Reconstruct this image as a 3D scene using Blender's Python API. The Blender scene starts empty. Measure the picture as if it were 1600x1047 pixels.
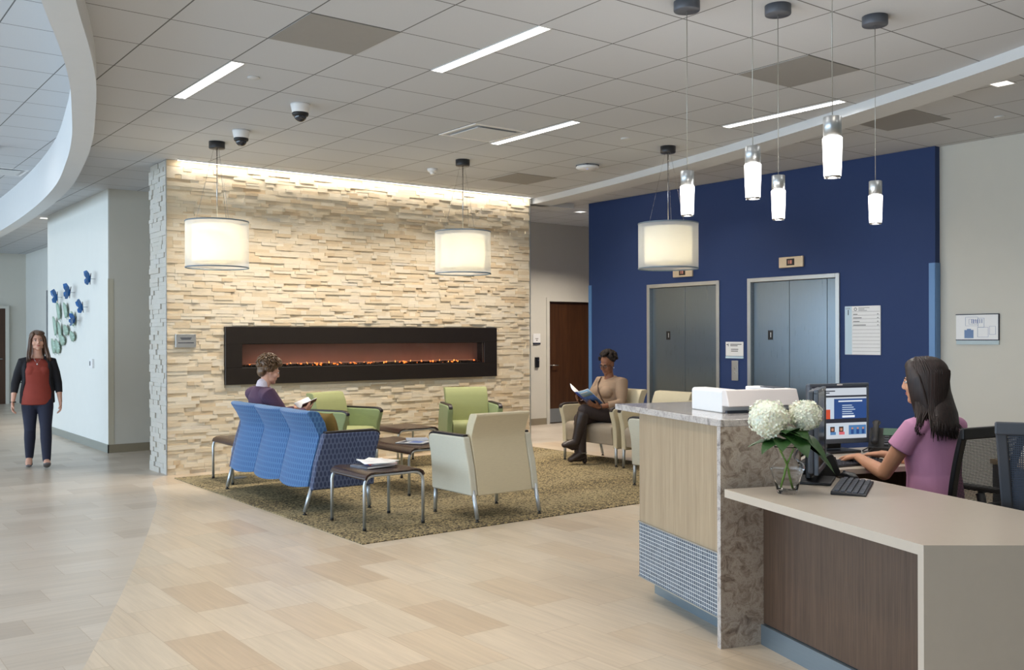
import bpy, math, random
from mathutils import Vector, Matrix
PI = math.pi
SC = bpy.context.scene
COL = SC.collection
rnd = random.Random(7)

# ------------------------------------------------------------------ mesh builder
class MB:
    def __init__(s):
        s.v = []; s.f = []; s.mi = []; s.m = 0; s.T = None
    def add(s, vs, fs):
        n = len(s.v)
        if s.T is not None:
            vs = [s.T @ Vector(q) for q in vs]
        s.v += [tuple(q) for q in vs]
        s.f += [tuple(i + n for i in f) for f in fs]
        s.mi += [s.m] * len(fs)
        return s
    def box(s, x0, x1, y0, y1, z0, z1):
        if x0 > x1: x0, x1 = x1, x0
        if y0 > y1: y0, y1 = y1, y0
        if z0 > z1: z0, z1 = z1, z0
        v = [(x0,y0,z0),(x1,y0,z0),(x1,y1,z0),(x0,y1,z0),(x0,y0,z1),(x1,y0,z1),(x1,y1,z1),(x0,y1,z1)]
        return s.add(v, [(0,3,2,1),(4,5,6,7),(0,1,5,4),(1,2,6,5),(2,3,7,6),(3,0,4,7)])
    def prism(s, pts, a, b, axis='z'):
        # pts: 2D polygon; axis z: (x,y); axis x: (y,z); axis y: (x,z)
        n = len(pts)
        ar = sum(pts[i][0]*pts[(i+1)%n][1]-pts[(i+1)%n][0]*pts[i][1] for i in range(n))
        if ar < 0: pts = pts[::-1]
        if axis == 'y': pts = pts[::-1]
        def P(p, t):
            return (p[0],p[1],t) if axis=='z' else ((t,p[0],p[1]) if axis=='x' else (p[0],t,p[1]))
        v = [P(p,a) for p in pts] + [P(p,b) for p in pts]
        f = [tuple(range(n))[::-1], tuple(range(n,2*n))] + [(i,(i+1)%n,n+(i+1)%n,n+i) for i in range(n)]
        return s.add(v, f)
    def strip(s, top, bot):
        n = len(top)
        return s.add(list(top)+list(bot), [(i,i+1,n+i+1,n+i) for i in range(n-1)])
    def rings(s, rs, cap=True):
        n = len(rs[0]); v = []; f = []
        for r in rs: v += list(r)
        for k in range(len(rs)-1):
            for i in range(n):
                j = (i+1)%n
                f.append((k*n+i, k*n+j, (k+1)*n+j, (k+1)*n+i))
        if cap:
            f.append(tuple(range(n))[::-1]); f.append(tuple((len(rs)-1)*n+i for i in range(n)))
        return s.add(v, f)
    def tube(s, pts, r, n=10, r2=None):
        pts = [Vector(p) for p in pts]; m = len(pts)
        rs = []
        t0 = (pts[1]-pts[0]).normalized()
        up = Vector((0,0,1)) if abs(t0.z) < .9 else Vector((1,0,0))
        a = t0.cross(up).normalized()
        for i,p in enumerate(pts):
            t = ((pts[min(i+1,m-1)]-p).normalized() if i < m-1 else Vector()) + ((p-pts[max(i-1,0)]).normalized() if i > 0 else Vector())
            t.normalize()
            a = (a - t*a.dot(t)).normalized(); b = t.cross(a)
            k = r if not isinstance(r,(list,tuple)) else r[i]
            rs.append([p + (a*math.cos(2*PI*q/n) + b*math.sin(2*PI*q/n))*k for q in range(n)])
        return s.rings(rs)
    def lathe(s, prof, n=24, c=(0,0,0), closed=True):
        rs = [[(c[0]+r*math.cos(2*PI*q/n), c[1]+r*math.sin(2*PI*q/n), c[2]+z) for q in range(n)] for r,z in prof]
        return s.rings(rs, closed)
    def ell(s, c, r, n=16, m=10, R=None):
        v = []; f = []
        c = Vector(c)
        for k in range(m+1):
            th = PI*k/m
            for q in range(n):
                p = Vector((r[0]*math.sin(th)*math.cos(2*PI*q/n), r[1]*math.sin(th)*math.sin(2*PI*q/n), -r[2]*math.cos(th)))
                if k in (0,m): p = Vector((0,0,-r[2] if k==0 else r[2]))
                if R is not None: p = R @ p
                v.append(c+p)
        # poles as single verts
        vs = [v[0]] + v[n:n*m] + [v[-1]]
        for q in range(n): f.append((0, 1+(q+1)%n, 1+q))
        for k in range(m-2):
            for q in range(n):
                j=(q+1)%n
                f.append((1+k*n+q, 1+k*n+j, 1+(k+1)*n+j, 1+(k+1)*n+q))
        L = len(vs)-1; b = 1+(m-2)*n
        for q in range(n): f.append((L, b+q, b+(q+1)%n))
        return s.add(vs, f)
    def loft(s, pts, ref=(1,0,0), n=16, round_ends=True, e0=None, e1=None):
        # pts: list of (pos, a, b): a = half width along ref, b = half depth across
        P = [Vector(p[0]) for p in pts]; m = len(P); ref = Vector(ref)
        def frame(i):
            t = ((P[min(i+1,m-1)]-P[i]).normalized() if i < m-1 else Vector()) + ((P[i]-P[max(i-1,0)]).normalized() if i > 0 else Vector())
            if t.length < 1e-6: t = P[-1]-P[0]
            t.normalize(); a = (ref - t*ref.dot(t))
            if a.length < 1e-4: a = t.orthogonal()
            a.normalize(); return t, a, t.cross(a)
        rs = []
        def ring(c,a,b,ra,rb): return [c + a*math.cos(2*PI*q/n)*ra + b*math.sin(2*PI*q/n)*rb for q in range(n)]
        t,a,b = frame(0); r0 = min(pts[0][1],pts[0][2]) if e0 is None else e0
        if round_ends:
            for th in (80,55,28):
                k = math.cos(math.radians(th)); rs.append(ring(P[0]-t*r0*math.sin(math.radians(th)), a,b, pts[0][1]*k, pts[0][2]*k))
        for i in range(m):
            t,a,b = frame(i); rs.append(ring(P[i],a,b,pts[i][1],pts[i][2]))
        r1 = min(pts[-1][1],pts[-1][2]) if e1 is None else e1
        if round_ends:
            for th in (28,55,80):
                k = math.cos(math.radians(th)); rs.append(ring(P[-1]+t*r1*math.sin(math.radians(th)), a,b, pts[-1][1]*k, pts[-1][2]*k))
        return s.rings(rs)
    def build(s, name, mat, parent=None, smooth=False, bevel=0, seg=2, mods=None, sub=0, label=None, kind=None, loc=None, autos=None):
        me = bpy.data.meshes.new(name)
        me.from_pydata(s.v, [], s.f); me.validate()
        mats = mat if isinstance(mat,(list,tuple)) else [mat]
        for q in mats: me.materials.append(q)
        if len(mats) > 1:
            for p,i in zip(me.polygons, s.mi): p.material_index = i
        if smooth:
            me.polygons.foreach_set('use_smooth', [True]*len(me.polygons))
        o = bpy.data.objects.new(name, me); COL.objects.link(o)
        if parent is not None: o.parent = parent
        if loc: o.location = loc
        if bevel:
            b = o.modifiers.new('b','BEVEL'); b.width = bevel; b.segments = seg; b.limit_method='ANGLE'; b.angle_limit = math.radians(35)
            b.harden_normals = False
            if seg > 1: me.polygons.foreach_set('use_smooth', [True]*len(me.polygons)); b.harden_normals = True
        if sub:
            q = o.modifiers.new('s','SUBSURF'); q.levels = sub; q.render_levels = sub
        if mods: mods(o)
        if label: o['label'] = label
        if kind: o['kind'] = kind
        return o

def thing(name, label, cat, loc=(0,0,0), rotz=0, group=None, parent=None):
    o = bpy.data.objects.new(name, None); COL.objects.link(o)
    o.empty_display_size = .1
    o.location = loc; o.rotation_euler = (0,0,rotz); o['label']=label; o['category']=cat
    if group: o['group'] = group
    return o
def tag(o, label, cat, group=None, kind=None):
    o['label']=label; o['category']=cat
    if group: o['group']=group
    if kind: o['kind']=kind
    return o
def struct(o):
    o['kind']='structure'; return o
def kids(o): return [c for c in bpy.data.objects if c.parent == o]
def dup(root, loc, rotz=None, label=None, group=None):
    def cp(o, par):
        c = o.copy(); COL.objects.link(c)
        if par is not None: c.parent = par
        for ch in kids(o): cp(ch, c)
        return c
    r = cp(root, None); r.location = loc
    if rotz is not None: r.rotation_euler = (0,0,rotz)
    if label: r['label']=label
    if group: r['group']=group
    return r
def remesh(vox, smooth=4, fac=.5):
    def f(o):
        r = o.modifiers.new('r','REMESH'); r.mode='VOXEL'; r.voxel_size=vox; r.use_smooth_shade=True
        if smooth:
            q = o.modifiers.new('s','SMOOTH'); q.iterations=smooth; q.factor=fac
    return f
def text(body, size, mat, parent, loc, rot, name='lettering', ext=.0006, align='LEFT'):
    c = bpy.data.curves.new(name,'FONT'); c.body = body; c.size = size; c.extrude = ext; c.align_x = align
    c.materials.append(mat)
    t = bpy.data.objects.new(name+'_tmp', c); COL.objects.link(t)
    bpy.context.view_layer.update()
    me = bpy.data.meshes.new_from_object(t.evaluated_get(bpy.context.evaluated_depsgraph_get()))
    bpy.data.objects.remove(t)
    o = bpy.data.objects.new(name, me); COL.objects.link(o)
    if not me.materials: me.materials.append(mat)
    if parent is not None: o.parent = parent
    o.location = loc; o.rotation_euler = rot
    return o

# ------------------------------------------------------------------ materials
def newmat(name):
    m = bpy.data.materials.new(name); m.use_nodes = True
    nt = m.node_tree; b = nt.nodes['Principled BSDF']
    return m, nt, b
def N(nt, typ, **k):
    n = nt.nodes.new(typ)
    for a,v in k.items():
        if a == 'op': n.operation = v
        elif a == 'ins':
            for i,q in v.items():
                if isinstance(q, bpy.types.NodeSocket): nt.links.new(q, n.inputs[i])
                else: n.inputs[i].default_value = q
        else: setattr(n, a, v)
    return n
def mth(nt, op, a, b=None, c=None, clamp=False):
    n = nt.nodes.new('ShaderNodeMath'); n.operation = op; n.use_clamp = clamp
    for i,q in enumerate((a,b,c)):
        if q is None: continue
        if isinstance(q, bpy.types.NodeSocket): nt.links.new(q, n.inputs[i])
        else: n.inputs[i].default_value = q
    return n.outputs[0]
def mixc(nt, fac, a, b, mode='MIX'):
    n = nt.nodes.new('ShaderNodeMix'); n.data_type='RGBA'; n.blend_type=mode
    for s_,q in ((n.inputs[0],fac),(n.inputs[6],a),(n.inputs[7],b)):
        if isinstance(q, bpy.types.NodeSocket): nt.links.new(q, s_)
        elif isinstance(q,(tuple,list)): s_.default_value = (*q,1) if len(q)==3 else q
        else: s_.default_value = q
    return n.outputs[2]
def ramp(nt, fac, stops):
    n = nt.nodes.new('ShaderNodeValToRGB'); e = n.color_ramp.elements
    while len(e) < len(stops): e.new(.5)
    for i,(p,c) in enumerate(stops):
        e[i].position = p; e[i].color = (*c,1) if len(c)==3 else c
    nt.links.new(fac, n.inputs[0]); return n.outputs[0]
def objco(nt, scale=None, rotz=0):
    tc = nt.nodes.new('ShaderNodeTexCoord'); o = tc.outputs['Object']
    if scale or rotz:
        mp = nt.nodes.new('ShaderNodeMapping'); nt.links.new(o, mp.inputs[0])
        if scale: mp.inputs['Scale'].default_value = scale
        mp.inputs['Rotation'].default_value = (0,0,rotz)
        o = mp.outputs[0]
    return o
def noise(nt, vec, scale, detail=3, rough=.5, out=0):
    n = nt.nodes.new('ShaderNodeTexNoise'); nt.links.new(vec, n.inputs['Vector'])
    n.inputs['Scale'].default_value = scale; n.inputs['Detail'].default_value = detail; n.inputs['Roughness'].default_value = rough
    return n.outputs[out]
def bump(nt, b, h, strength=.3, dist=.005):
    n = nt.nodes.new('ShaderNodeBump'); n.inputs['Strength'].default_value = strength; n.inputs['Distance'].default_value = dist
    nt.links.new(h, n.inputs['Height']); nt.links.new(n.outputs[0], b.inputs['Normal']); return n
def s2l(c):  # sRGB 0-255 to linear
    return tuple(((x/255)/12.92 if x/255 <= .04045 else ((x/255+.055)/1.055)**2.4) for x in c)
def pm(name, col, rough=.5, metal=0, amt=.06, scale=20, stretch=None, bmp=0, spec=.5, bdist=.002, alpha=None, sheen=0, coat=0):
    m, nt, b = newmat(name)
    v = objco(nt, stretch)
    n = noise(nt, v, scale)
    c = s2l(col)
    k = mth(nt,'MULTIPLY_ADD', n, 2*amt, 1-amt)
    rgb = nt.nodes.new('ShaderNodeRGB'); rgb.outputs[0].default_value = (*c,1)
    vm = nt.nodes.new('ShaderNodeVectorMath'); vm.operation='SCALE'
    nt.links.new(rgb.outputs[0], vm.inputs[0]); nt.links.new(k, vm.inputs['Scale'])
    nt.links.new(vm.outputs[0], b.inputs['Base Color'])
    b.inputs['Roughness'].default_value = rough; b.inputs['Metallic'].default_value = metal
    b.inputs['Specular IOR Level'].default_value = spec
    if sheen: b.inputs['Sheen Weight'].default_value = sheen
    if coat: b.inputs['Coat Weight'].default_value = coat; b.inputs['Coat Roughness'].default_value=.1
    if bmp: bump(nt, b, n, bmp, bdist)
    return m
def emis(name, col, st):
    m, nt, b = newmat(name)
    b.inputs['Base Color'].default_value = (.02,.02,.02,1)
    n = noise(nt, objco(nt), 3); k = mth(nt,'MULTIPLY_ADD', n, .1*st, .95*st)
    b.inputs['Emission Color'].default_value = (*col,1); nt.links.new(k, b.inputs['Emission Strength'])
    return m
# ------------------------------------------------------------------ particular materials
def m_ceiling():
    m, nt, b = newmat('ceiling_tile')
    sx = N(nt,'ShaderNodeSeparateXYZ'); nt.links.new(objco(nt), sx.inputs[0])
    def line(s, off, w):
        f = mth(nt,'FRACT', mth(nt,'DIVIDE', mth(nt,'SUBTRACT', s, off-61*.61), .61))
        d = mth(nt,'ABSOLUTE', mth(nt,'SUBTRACT', f, .5))
        return mth(nt,'GREATER_THAN', d, .5-w/.61)
    l = mth(nt,'MAXIMUM', line(sx.outputs[0], 3.0812, .0048), line(sx.outputs[1], 3.9754, .0048))
    l = mth(nt,'MULTIPLY', l, .92)
    n = noise(nt, objco(nt), 260, 2); tile = mixc(nt, n, (.53,.55,.575), (.59,.61,.635))
    nt.links.new(mixc(nt, l, tile, (.10,.10,.10)), b.inputs['Base Color'])  # shade in the gaps between tiles drawn as dark lines in the colour
    b.inputs['Roughness'].default_value=.9
    return m
def m_floor(name, along_y, pitch, off_u, base, off_v, tones):
    m, nt, b = newmat(name)
    sx = N(nt,'ShaderNodeSeparateXYZ'); nt.links.new(objco(nt), sx.inputs[0])
    u, v = (sx.outputs[0], sx.outputs[1]) if along_y else (sx.outputs[1], sx.outputs[0])
    cu = mth(nt,'DIVIDE', mth(nt,'SUBTRACT', u, off_u-100*pitch), pitch); col = mth(nt,'FLOOR', cu)
    cv = mth(nt,'DIVIDE', mth(nt,'ADD', mth(nt,'SUBTRACT', v, off_v-60), mth(nt,'MULTIPLY', col, .2)), .6); row = mth(nt,'FLOOR', cv)
    cb = N(nt,'ShaderNodeCombineXYZ'); nt.links.new(col, cb.inputs[0]); nt.links.new(row, cb.inputs[1])
    wn = N(nt,'ShaderNodeTexWhiteNoise', noise_dimensions='3D'); nt.links.new(cb.outputs[0], wn.inputs[0])
    c = ramp(nt, wn.outputs[0], [(0,s2l(tones[0])),(.35,s2l(tones[1])),(.7,s2l(tones[2])),(1,s2l(tones[3]))])
    # grain: stretched along v, offset per tile
    g = N(nt,'ShaderNodeCombineXYZ')
    nt.links.new(mth(nt,'MULTIPLY', u, 55), g.inputs[0]); nt.links.new(mth(nt,'MULTIPLY', v, 2.2), g.inputs[1])
    nt.links.new(mth(nt,'MULTIPLY', wn.outputs[0], 37), g.inputs[2])
    gn = noise(nt, g.outputs[0], 1.0, 5, .6)
    g2 = N(nt,'ShaderNodeCombineXYZ')
    nt.links.new(mth(nt,'MULTIPLY', u, 9), g2.inputs[0]); nt.links.new(mth(nt,'MULTIPLY', v, 1.3), g2.inputs[1])
    nt.links.new(mth(nt,'MULTIPLY', wn.outputs[0], 91), g2.inputs[2])
    gn2 = noise(nt, g2.outputs[0], 1.0, 3, .5)
    k = mth(nt,'ADD', mth(nt,'MULTIPLY', gn, .44), mth(nt,'MULTIPLY', gn2, .26))
    k = mth(nt,'ADD', k, .65)
    vm = N(nt,'ShaderNodeVectorMath', op='SCALE'); nt.links.new(c, vm.inputs[0]); nt.links.new(k, vm.inputs['Scale'])
    def line(f, w):
        d = mth(nt,'ABSOLUTE', mth(nt,'SUBTRACT', mth(nt,'FRACT', f), .5)); return mth(nt,'GREATER_THAN', d, .5-w)
    l = mth(nt,'MULTIPLY', mth(nt,'MAXIMUM', line(cu, .0018/pitch), line(cv, .0022/.6)), .38)
    nt.links.new(mixc(nt, l, vm.outputs[0], s2l((150,125,95))), b.inputs['Base Color'])
    r = mth(nt,'MULTIPLY_ADD', gn2, .12, .26); nt.links.new(r, b.inputs['Roughness'])
    b.inputs['Specular IOR Level'].default_value=.45
    bump(nt, b, gn, .05, .001)
    return m
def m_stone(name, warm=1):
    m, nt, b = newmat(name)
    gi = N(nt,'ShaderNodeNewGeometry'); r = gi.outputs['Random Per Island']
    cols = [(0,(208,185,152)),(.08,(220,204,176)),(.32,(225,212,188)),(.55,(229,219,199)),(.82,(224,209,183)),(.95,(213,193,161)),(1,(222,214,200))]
    if not warm: cols = [(p,tuple(int((.22*x+.78*y)*.90) for x,y in zip(c,(208,206,200)))) for p,c in cols]  # side face: same stone greyed and darkened, its light put into the colour
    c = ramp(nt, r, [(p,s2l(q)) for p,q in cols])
    n = noise(nt, objco(nt,(6,6,40)), 3, 5, .6); n2 = noise(nt, objco(nt), 90, 4, .6)
    k = mth(nt,'ADD', mth(nt,'MULTIPLY', n, .28), .86)
    vm = N(nt,'ShaderNodeVectorMath', op='SCALE'); nt.links.new(c, vm.inputs[0]); nt.links.new(k, vm.inputs['Scale'])
    nt.links.new(vm.outputs[0], b.inputs['Base Color']); b.inputs['Roughness'].default_value=.85
    bump(nt, b, mth(nt,'ADD', n, mth(nt,'MULTIPLY', n2, .5)), .3, .006)
    return m
def m_rug():
    m, nt, b = newmat('rug_pile')
    v = objco(nt)
    big = noise(nt, objco(nt,(.35,1.3,1)), 1.1, 2, .5)
    spk = noise(nt, objco(nt,(1,1.6,1)), 58, 1, .5)
    fine = noise(nt, v, 300, 2, .6)
    th = mth(nt,'MULTIPLY_ADD', big, -.42, .700)
    k = mth(nt,'MULTIPLY', mth(nt,'SUBTRACT', spk, th), 22, clamp=True)
    base = ramp(nt, big, [(.3,s2l((168,156,124))),(.55,s2l((184,166,124))),(.75,s2l((196,174,122)))])
    base = mixc(nt, mth(nt,'MULTIPLY', fine, .5), base, s2l((132,116,90)))
    nt.links.new(mixc(nt, mth(nt,'MULTIPLY', k, .9), base, s2l((64,60,54))), b.inputs['Base Color'])
    b.inputs['Roughness'].default_value = .95; b.inputs['Specular IOR Level'].default_value=.1
    bump(nt, b, fine, .6, .004)
    return m
def m_bluefab(name, light, dark, ring):
    m, nt, b = newmat(name)
    sx = N(nt,'ShaderNodeSeparateXYZ'); nt.links.new(objco(nt), sx.inputs[0])
    u = mth(nt,'DIVIDE', mth(nt,'ADD', sx.outputs[0], sx.outputs[1]), .036)
    w = mth(nt,'DIVIDE', sx.outputs[2], .044)
    row = mth(nt,'FLOOR', w); u = mth(nt,'ADD', mth(nt,'ADD', u, 50), mth(nt,'MULTIPLY', row, .5))
    fx = mth(nt,'SUBTRACT', mth(nt,'FRACT', u), .5); fz = mth(nt,'SUBTRACT', mth(nt,'FRACT', w), .5)
    d = mth(nt,'SQRT', mth(nt,'ADD', mth(nt,'POWER', mth(nt,'MULTIPLY', mth(nt,'ABSOLUTE',fx), 1.12), 2), mth(nt,'POWER', mth(nt,'MULTIPLY', mth(nt,'ABSOLUTE',fz), .80), 2)))
    inner = mth(nt,'LESS_THAN', d, .37); rg = mth(nt,'MULTIPLY', mth(nt,'GREATER_THAN', d, .40), mth(nt,'LESS_THAN', d, .50))
    c = mixc(nt, inner, s2l(light), s2l(dark)); c = mixc(nt, mth(nt,'MULTIPLY', rg, .55), c, s2l(ring))
    wv = noise(nt, objco(nt,(1,1,1)), 420, 2)
    nt.links.new(mixc(nt, mth(nt,'MULTIPLY', wv, .35), c, s2l(dark)), b.inputs['Base Color'])
    b.inputs['Roughness'].default_value=.8; b.inputs['Sheen Weight'].default_value=.15
    bump(nt, b, wv, .3, .002)
    return m
def m_fabric(name, col, hstretch=(4,4,60), amt=.10, rough=.7):
    return pm(name, col, rough, 0, amt, 6, hstretch, .12, .4, .002, sheen=.1)
def m_mosaic():
    m, nt, b = newmat('mosaic_tile')
    sx = N(nt,'ShaderNodeSeparateXYZ'); nt.links.new(objco(nt), sx.inputs[0])
    cu = mth(nt,'DIVIDE', mth(nt,'ADD', sx.outputs[1], 9), .0205); cv = mth(nt,'DIVIDE', sx.outputs[2], .0205)
    def line(f, w):
        d = mth(nt,'ABSOLUTE', mth(nt,'SUBTRACT', mth(nt,'FRACT', f), .5)); return mth(nt,'GREATER_THAN', d, .5-w)
    l = mth(nt,'MAXIMUM', line(cu,.05), line(cv,.075))
    cb = N(nt,'ShaderNodeCombineXYZ'); nt.links.new(mth(nt,'FLOOR',cu), cb.inputs[0]); nt.links.new(mth(nt,'FLOOR',cv), cb.inputs[1])
    wn = N(nt,'ShaderNodeTexWhiteNoise', noise_dimensions='3D'); nt.links.new(cb.outputs[0], wn.inputs[0])
    t = mixc(nt, wn.outputs[0], s2l((72,86,102)), s2l((98,111,126)))
    nt.links.new(mixc(nt, l, t, s2l((205,212,214))), b.inputs['Base Color'])
    nt.links.new(mth(nt,'MULTIPLY_ADD', l, .5, .22), b.inputs['Roughness'])
    return m
def m_granite(name, c0, c1, c2, sc):
    m, nt, b = newmat(name)
    v = objco(nt)
    a = noise(nt, v, sc, 6, .72); w = N(nt,'ShaderNodeTexNoise'); nt.links.new(v, w.inputs[0]); w.inputs['Scale'].default_value=sc*.55; w.inputs['Distortion'].default_value=1.3; w.inputs['Detail'].default_value=6; w.inputs['Roughness'].default_value=.7
    c = ramp(nt, w.outputs[0], [(.30,s2l(c2)),(.43,s2l(c1)),(.55,s2l(c0)),(.75,s2l(c1))])
    sp = noise(nt, v, sc*5, 3, .7); k = mth(nt,'MULTIPLY', mth(nt,'SUBTRACT', sp, .56), 12, clamp=True)
    nt.links.new(mixc(nt, mth(nt,'MULTIPLY',k,.55), c, s2l(c2)), b.inputs['Base Color'])
    b.inputs['Roughness'].default_value=.12; b.inputs['Specular IOR Level'].default_value=.5
    return m
def m_wood(name, ca, cb, stretch, rough=.4, sc=1):
    m, nt, b = newmat(name)
    n = noise(nt, objco(nt, stretch), sc, 5, .6); n2 = noise(nt, objco(nt, tuple(q*4 for q in stretch)), sc, 3, .6)
    k = mth(nt,'ADD', mth(nt,'MULTIPLY', n, .6), mth(nt,'MULTIPLY', n2, .4))
    nt.links.new(ramp(nt, k, [(.32,s2l(ca)),(.66,s2l(cb))]), b.inputs['Base Color']); b.inputs['Roughness'].default_value=rough
    bump(nt, b, k, .05, .001); return m
def m_steel(name, col, rough, stretch=(60,60,1.2), metal=1, aniso=.6):
    m, nt, b = newmat(name)
    n = noise(nt, objco(nt, stretch), 3, 4, .6)
    nt.links.new(mixc(nt, n, tuple(x*.86 for x in s2l(col)), s2l(col)), b.inputs['Base Color'])
    b.inputs['Metallic'].default_value=metal; nt.links.new(mth(nt,'MULTIPLY_ADD', n, .14, rough-.05), b.inputs['Roughness'])
    b.inputs['Anisotropic'].default_value = aniso; return m
def m_glass(name, col=(1,1,1), rough=0, ior=1.45):
    m, nt, b = newmat(name)
    b.inputs['Base Color'].default_value=(*col,1); b.inputs['Transmission Weight'].default_value=1; b.inputs['Roughness'].default_value=rough; b.inputs['IOR'].default_value=ior
    n = noise(nt, objco(nt), 2); nt.links.new(mth(nt,'MULTIPLY_ADD', n, .01, rough), b.inputs['Roughness'])
    return m
def m_mesh(name, col, pitch=.006, open_=.5, skew=.5):
    # woven mesh: real openings through transparency
    m, nt, b = newmat(name)
    sx = N(nt,'ShaderNodeSeparateXYZ'); nt.links.new(objco(nt), sx.inputs[0])
    w = mth(nt,'DIVIDE', sx.outputs[2], pitch*1.3); row = mth(nt,'FLOOR', w)
    u = mth(nt,'ADD', mth(nt,'DIVIDE', sx.outputs[0], pitch), mth(nt,'MULTIPLY', row, skew))
    fx = mth(nt,'ABSOLUTE', mth(nt,'SUBTRACT', mth(nt,'FRACT', mth(nt,'ADD',u,200)), .5)); fz = mth(nt,'ABSOLUTE', mth(nt,'SUBTRACT', mth(nt,'FRACT', mth(nt,'ADD',w,200)), .5))
    hole = mth(nt,'MULTIPLY', mth(nt,'LESS_THAN', fx, open_/2), mth(nt,'LESS_THAN', fz, open_/2))
    nt.links.new(mth(nt,'SUBTRACT', 1, hole), b.inputs['Alpha'])
    b.inputs['Base Color'].default_value=(*s2l(col),1); b.inputs['Roughness'].default_value=.6
    return m
def m_hair(name, ca, cb, stretch=(90,90,4), rough=.35):
    m, nt, b = newmat(name)
    n = noise(nt, objco(nt, stretch), 1.2, 4, .6)
    nt.links.new(ramp(nt, n, [(.3,s2l(ca)),(.7,s2l(cb))]), b.inputs['Base Color']); b.inputs['Roughness'].default_value=rough
    bump(nt, b, n, .6, .004); return m
def m_skin(name, col):
    m = pm(name, col, .5, 0, .05, 30, None, .05, .4)
    b = m.node_tree.nodes['Principled BSDF']; b.inputs['Subsurface Weight'].default_value=.08; b.inputs['Subsurface Radius'].default_value=(.02,.008,.004)
    return m

MT = {}
MT['ceil'] = m_ceiling()
MT['plaster'] = pm('plaster_white', (208,210,211), .85, 0, .02, 8)
MT['wall_beige'] = pm('wall_paint_beige', (203,200,190), .8, 0, .02, 6)
MT['wall_grey'] = pm('wall_paint_pale', (218,219,214), .8, 0, .02, 6)
MT['wall_blue'] = pm('wall_paint_blue', (43,62,106), .6, 0, .03, 4, None, 0, .25)
MT['guard_blue'] = pm('guard_blue', (92,134,184), .35, 0, .02, 4)
MT['base_grey'] = pm('baseboard_vinyl', (140,142,134), .5, 0, .04, 10)
MT['base_tan'] = pm('baseboard_tan', (140,130,110), .5, 0, .04, 10)
MT['floorR'] = m_floor('floor_tile', True, .2945, 2.055, 0, 5.10-.6, [(192,171,146),(202,184,160),(208,193,172),(199,184,162)])
MT['floorL'] = m_floor('floor_plank', False, .2975, 4.625, 0, 1.0, [(174,162,148),(188,177,163),(196,186,173),(184,173,159)])
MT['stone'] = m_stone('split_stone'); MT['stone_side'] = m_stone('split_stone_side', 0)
MT['rug'] = m_rug()
MT['sofa'] = m_bluefab('sofa_weave', (74,118,164), (50,90,142), (82,128,174))
MT['sofa_shaded'] = m_bluefab('sofa_weave_shaded', (80,92,122), (50,60,92), (116,128,154))  # end panels: same fabric, the shade away from daylight put into its colour
MT['green'] = m_fabric('green_vinyl', (146,152,104)); MT['green_daylit'] = m_fabric('green_vinyl_daylit', (142,158,114))  # arm panels: same vinyl, bluish cast of the daylight put into the colour
MT['cream'] = m_fabric('cream_vinyl', (200,189,160)); MT['cream_daylit'] = m_fabric('cream_vinyl_daylit', (194,192,176))  # cooler copy of the cream for arm panels, with bluish daylight mixed in
MT['taupe'] = m_fabric('taupe_vinyl', (160,146,128), (3,3,3), .05, .5)
MT['armcap'] = pm('arm_cap_black', (38,32,34), .35, 0, .1, 20)
MT['leg'] = m_steel('leg_silver', (200,208,215), .38, (5,5,5), .85, 0)
MT['glide'] = pm('glide_black', (30,30,30), .6)
MT['table'] = m_wood('table_wood', (42,29,26), (68,49,43), (60,2.5,60), .25)
MT['granite'] = m_granite('granite_top', (196,190,186), (170,164,160), (118,112,110), 30)
MT['granite_p'] = m_granite('granite_panel', (186,174,161), (156,142,129), (106,92,82), 30)
MT['ltwood'] = m_wood('pale_wood', (152,133,108), (176,157,130), (45,45,1.3), .45)
MT['dkwood'] = m_wood('dark_laminate', (72,55,44), (98,77,62), (60,60,1.6), .45)
MT['doorwood'] = m_wood('door_wood', (50,28,14), (78,48,26), (26,26,.9), .4)
MT['mosaic'] = m_mosaic()
MT['kick'] = m_steel('kick_metal', (140,156,168), .35, (1.5,1.5,40), .6, 0)
MT['solid'] = pm('solid_surface', (194,183,169), .28, 0, .03, 30, None, 0, .5)
MT['steel'] = m_steel('brushed_steel', (122,132,140), .28)
MT['bezel'] = pm('bezel_grey', (92,99,110), .35, .2, .05, 20)
MT['frame'] = m_steel('frame_steel', (196,200,202), .36, (3,3,3), .9, 0)
MT['chrome'] = m_steel('satin_nickel', (190,190,190), .25, (3,3,3), 1, 0)
MT['black'] = pm('black_plastic', (24,24,27), .4, 0, .1, 30)
MT['dgrey'] = pm('dark_grey_plastic', (70,74,82), .45, 0, .06, 30)
MT['mgrey'] = pm('mid_grey_metal', (116,120,124), .5, 0, .05, 20)
MT['canopy'] = pm('canopy_grey', (96,100,108), .45, .3, .05, 20)
MT['white'] = pm('white_plastic', (232,232,232), .4, 0, .02, 20)
MT['paper'] = pm('white_paper', (238,238,238), .7, 0, .02, 20)
MT['ink'] = pm('ink_grey', (120,118,118), .7, 0, .05, 20)
MT['darkink'] = pm('ink_dark', (40,44,60), .7, 0, .05, 20)
MT['blueink'] = pm('ink_blue', (60,92,160), .5, 0, .15, 30)
MT['ltblue'] = pm('sign_pale_blue', (196,218,232), .6, 0, .02, 20)
MT['panel'] = pm('ceiling_panel_grey', (150,149,146), .7, 0, .03, 20)
MT['glass'] = m_glass('clear_glass')
MT['firebox'] = pm('firebox_black', (30,23,19), .35, 0, .08, 10)
MT['fireback'] = pm('firebox_back', (140,104,92), .6, 0, .15, 8)
MT['coal'] = pm('coal', (70,56,50), .8, 0, .4, 40, None, .5)
MT['ember'] = emis('ember', (1,.20,.03), 2.2)
MT['flame'] = emis('flame', (1,.38,.07), 3.5)
MT['fix'] = emis('light_diffuser', (1,.97,.93), 7)
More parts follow.
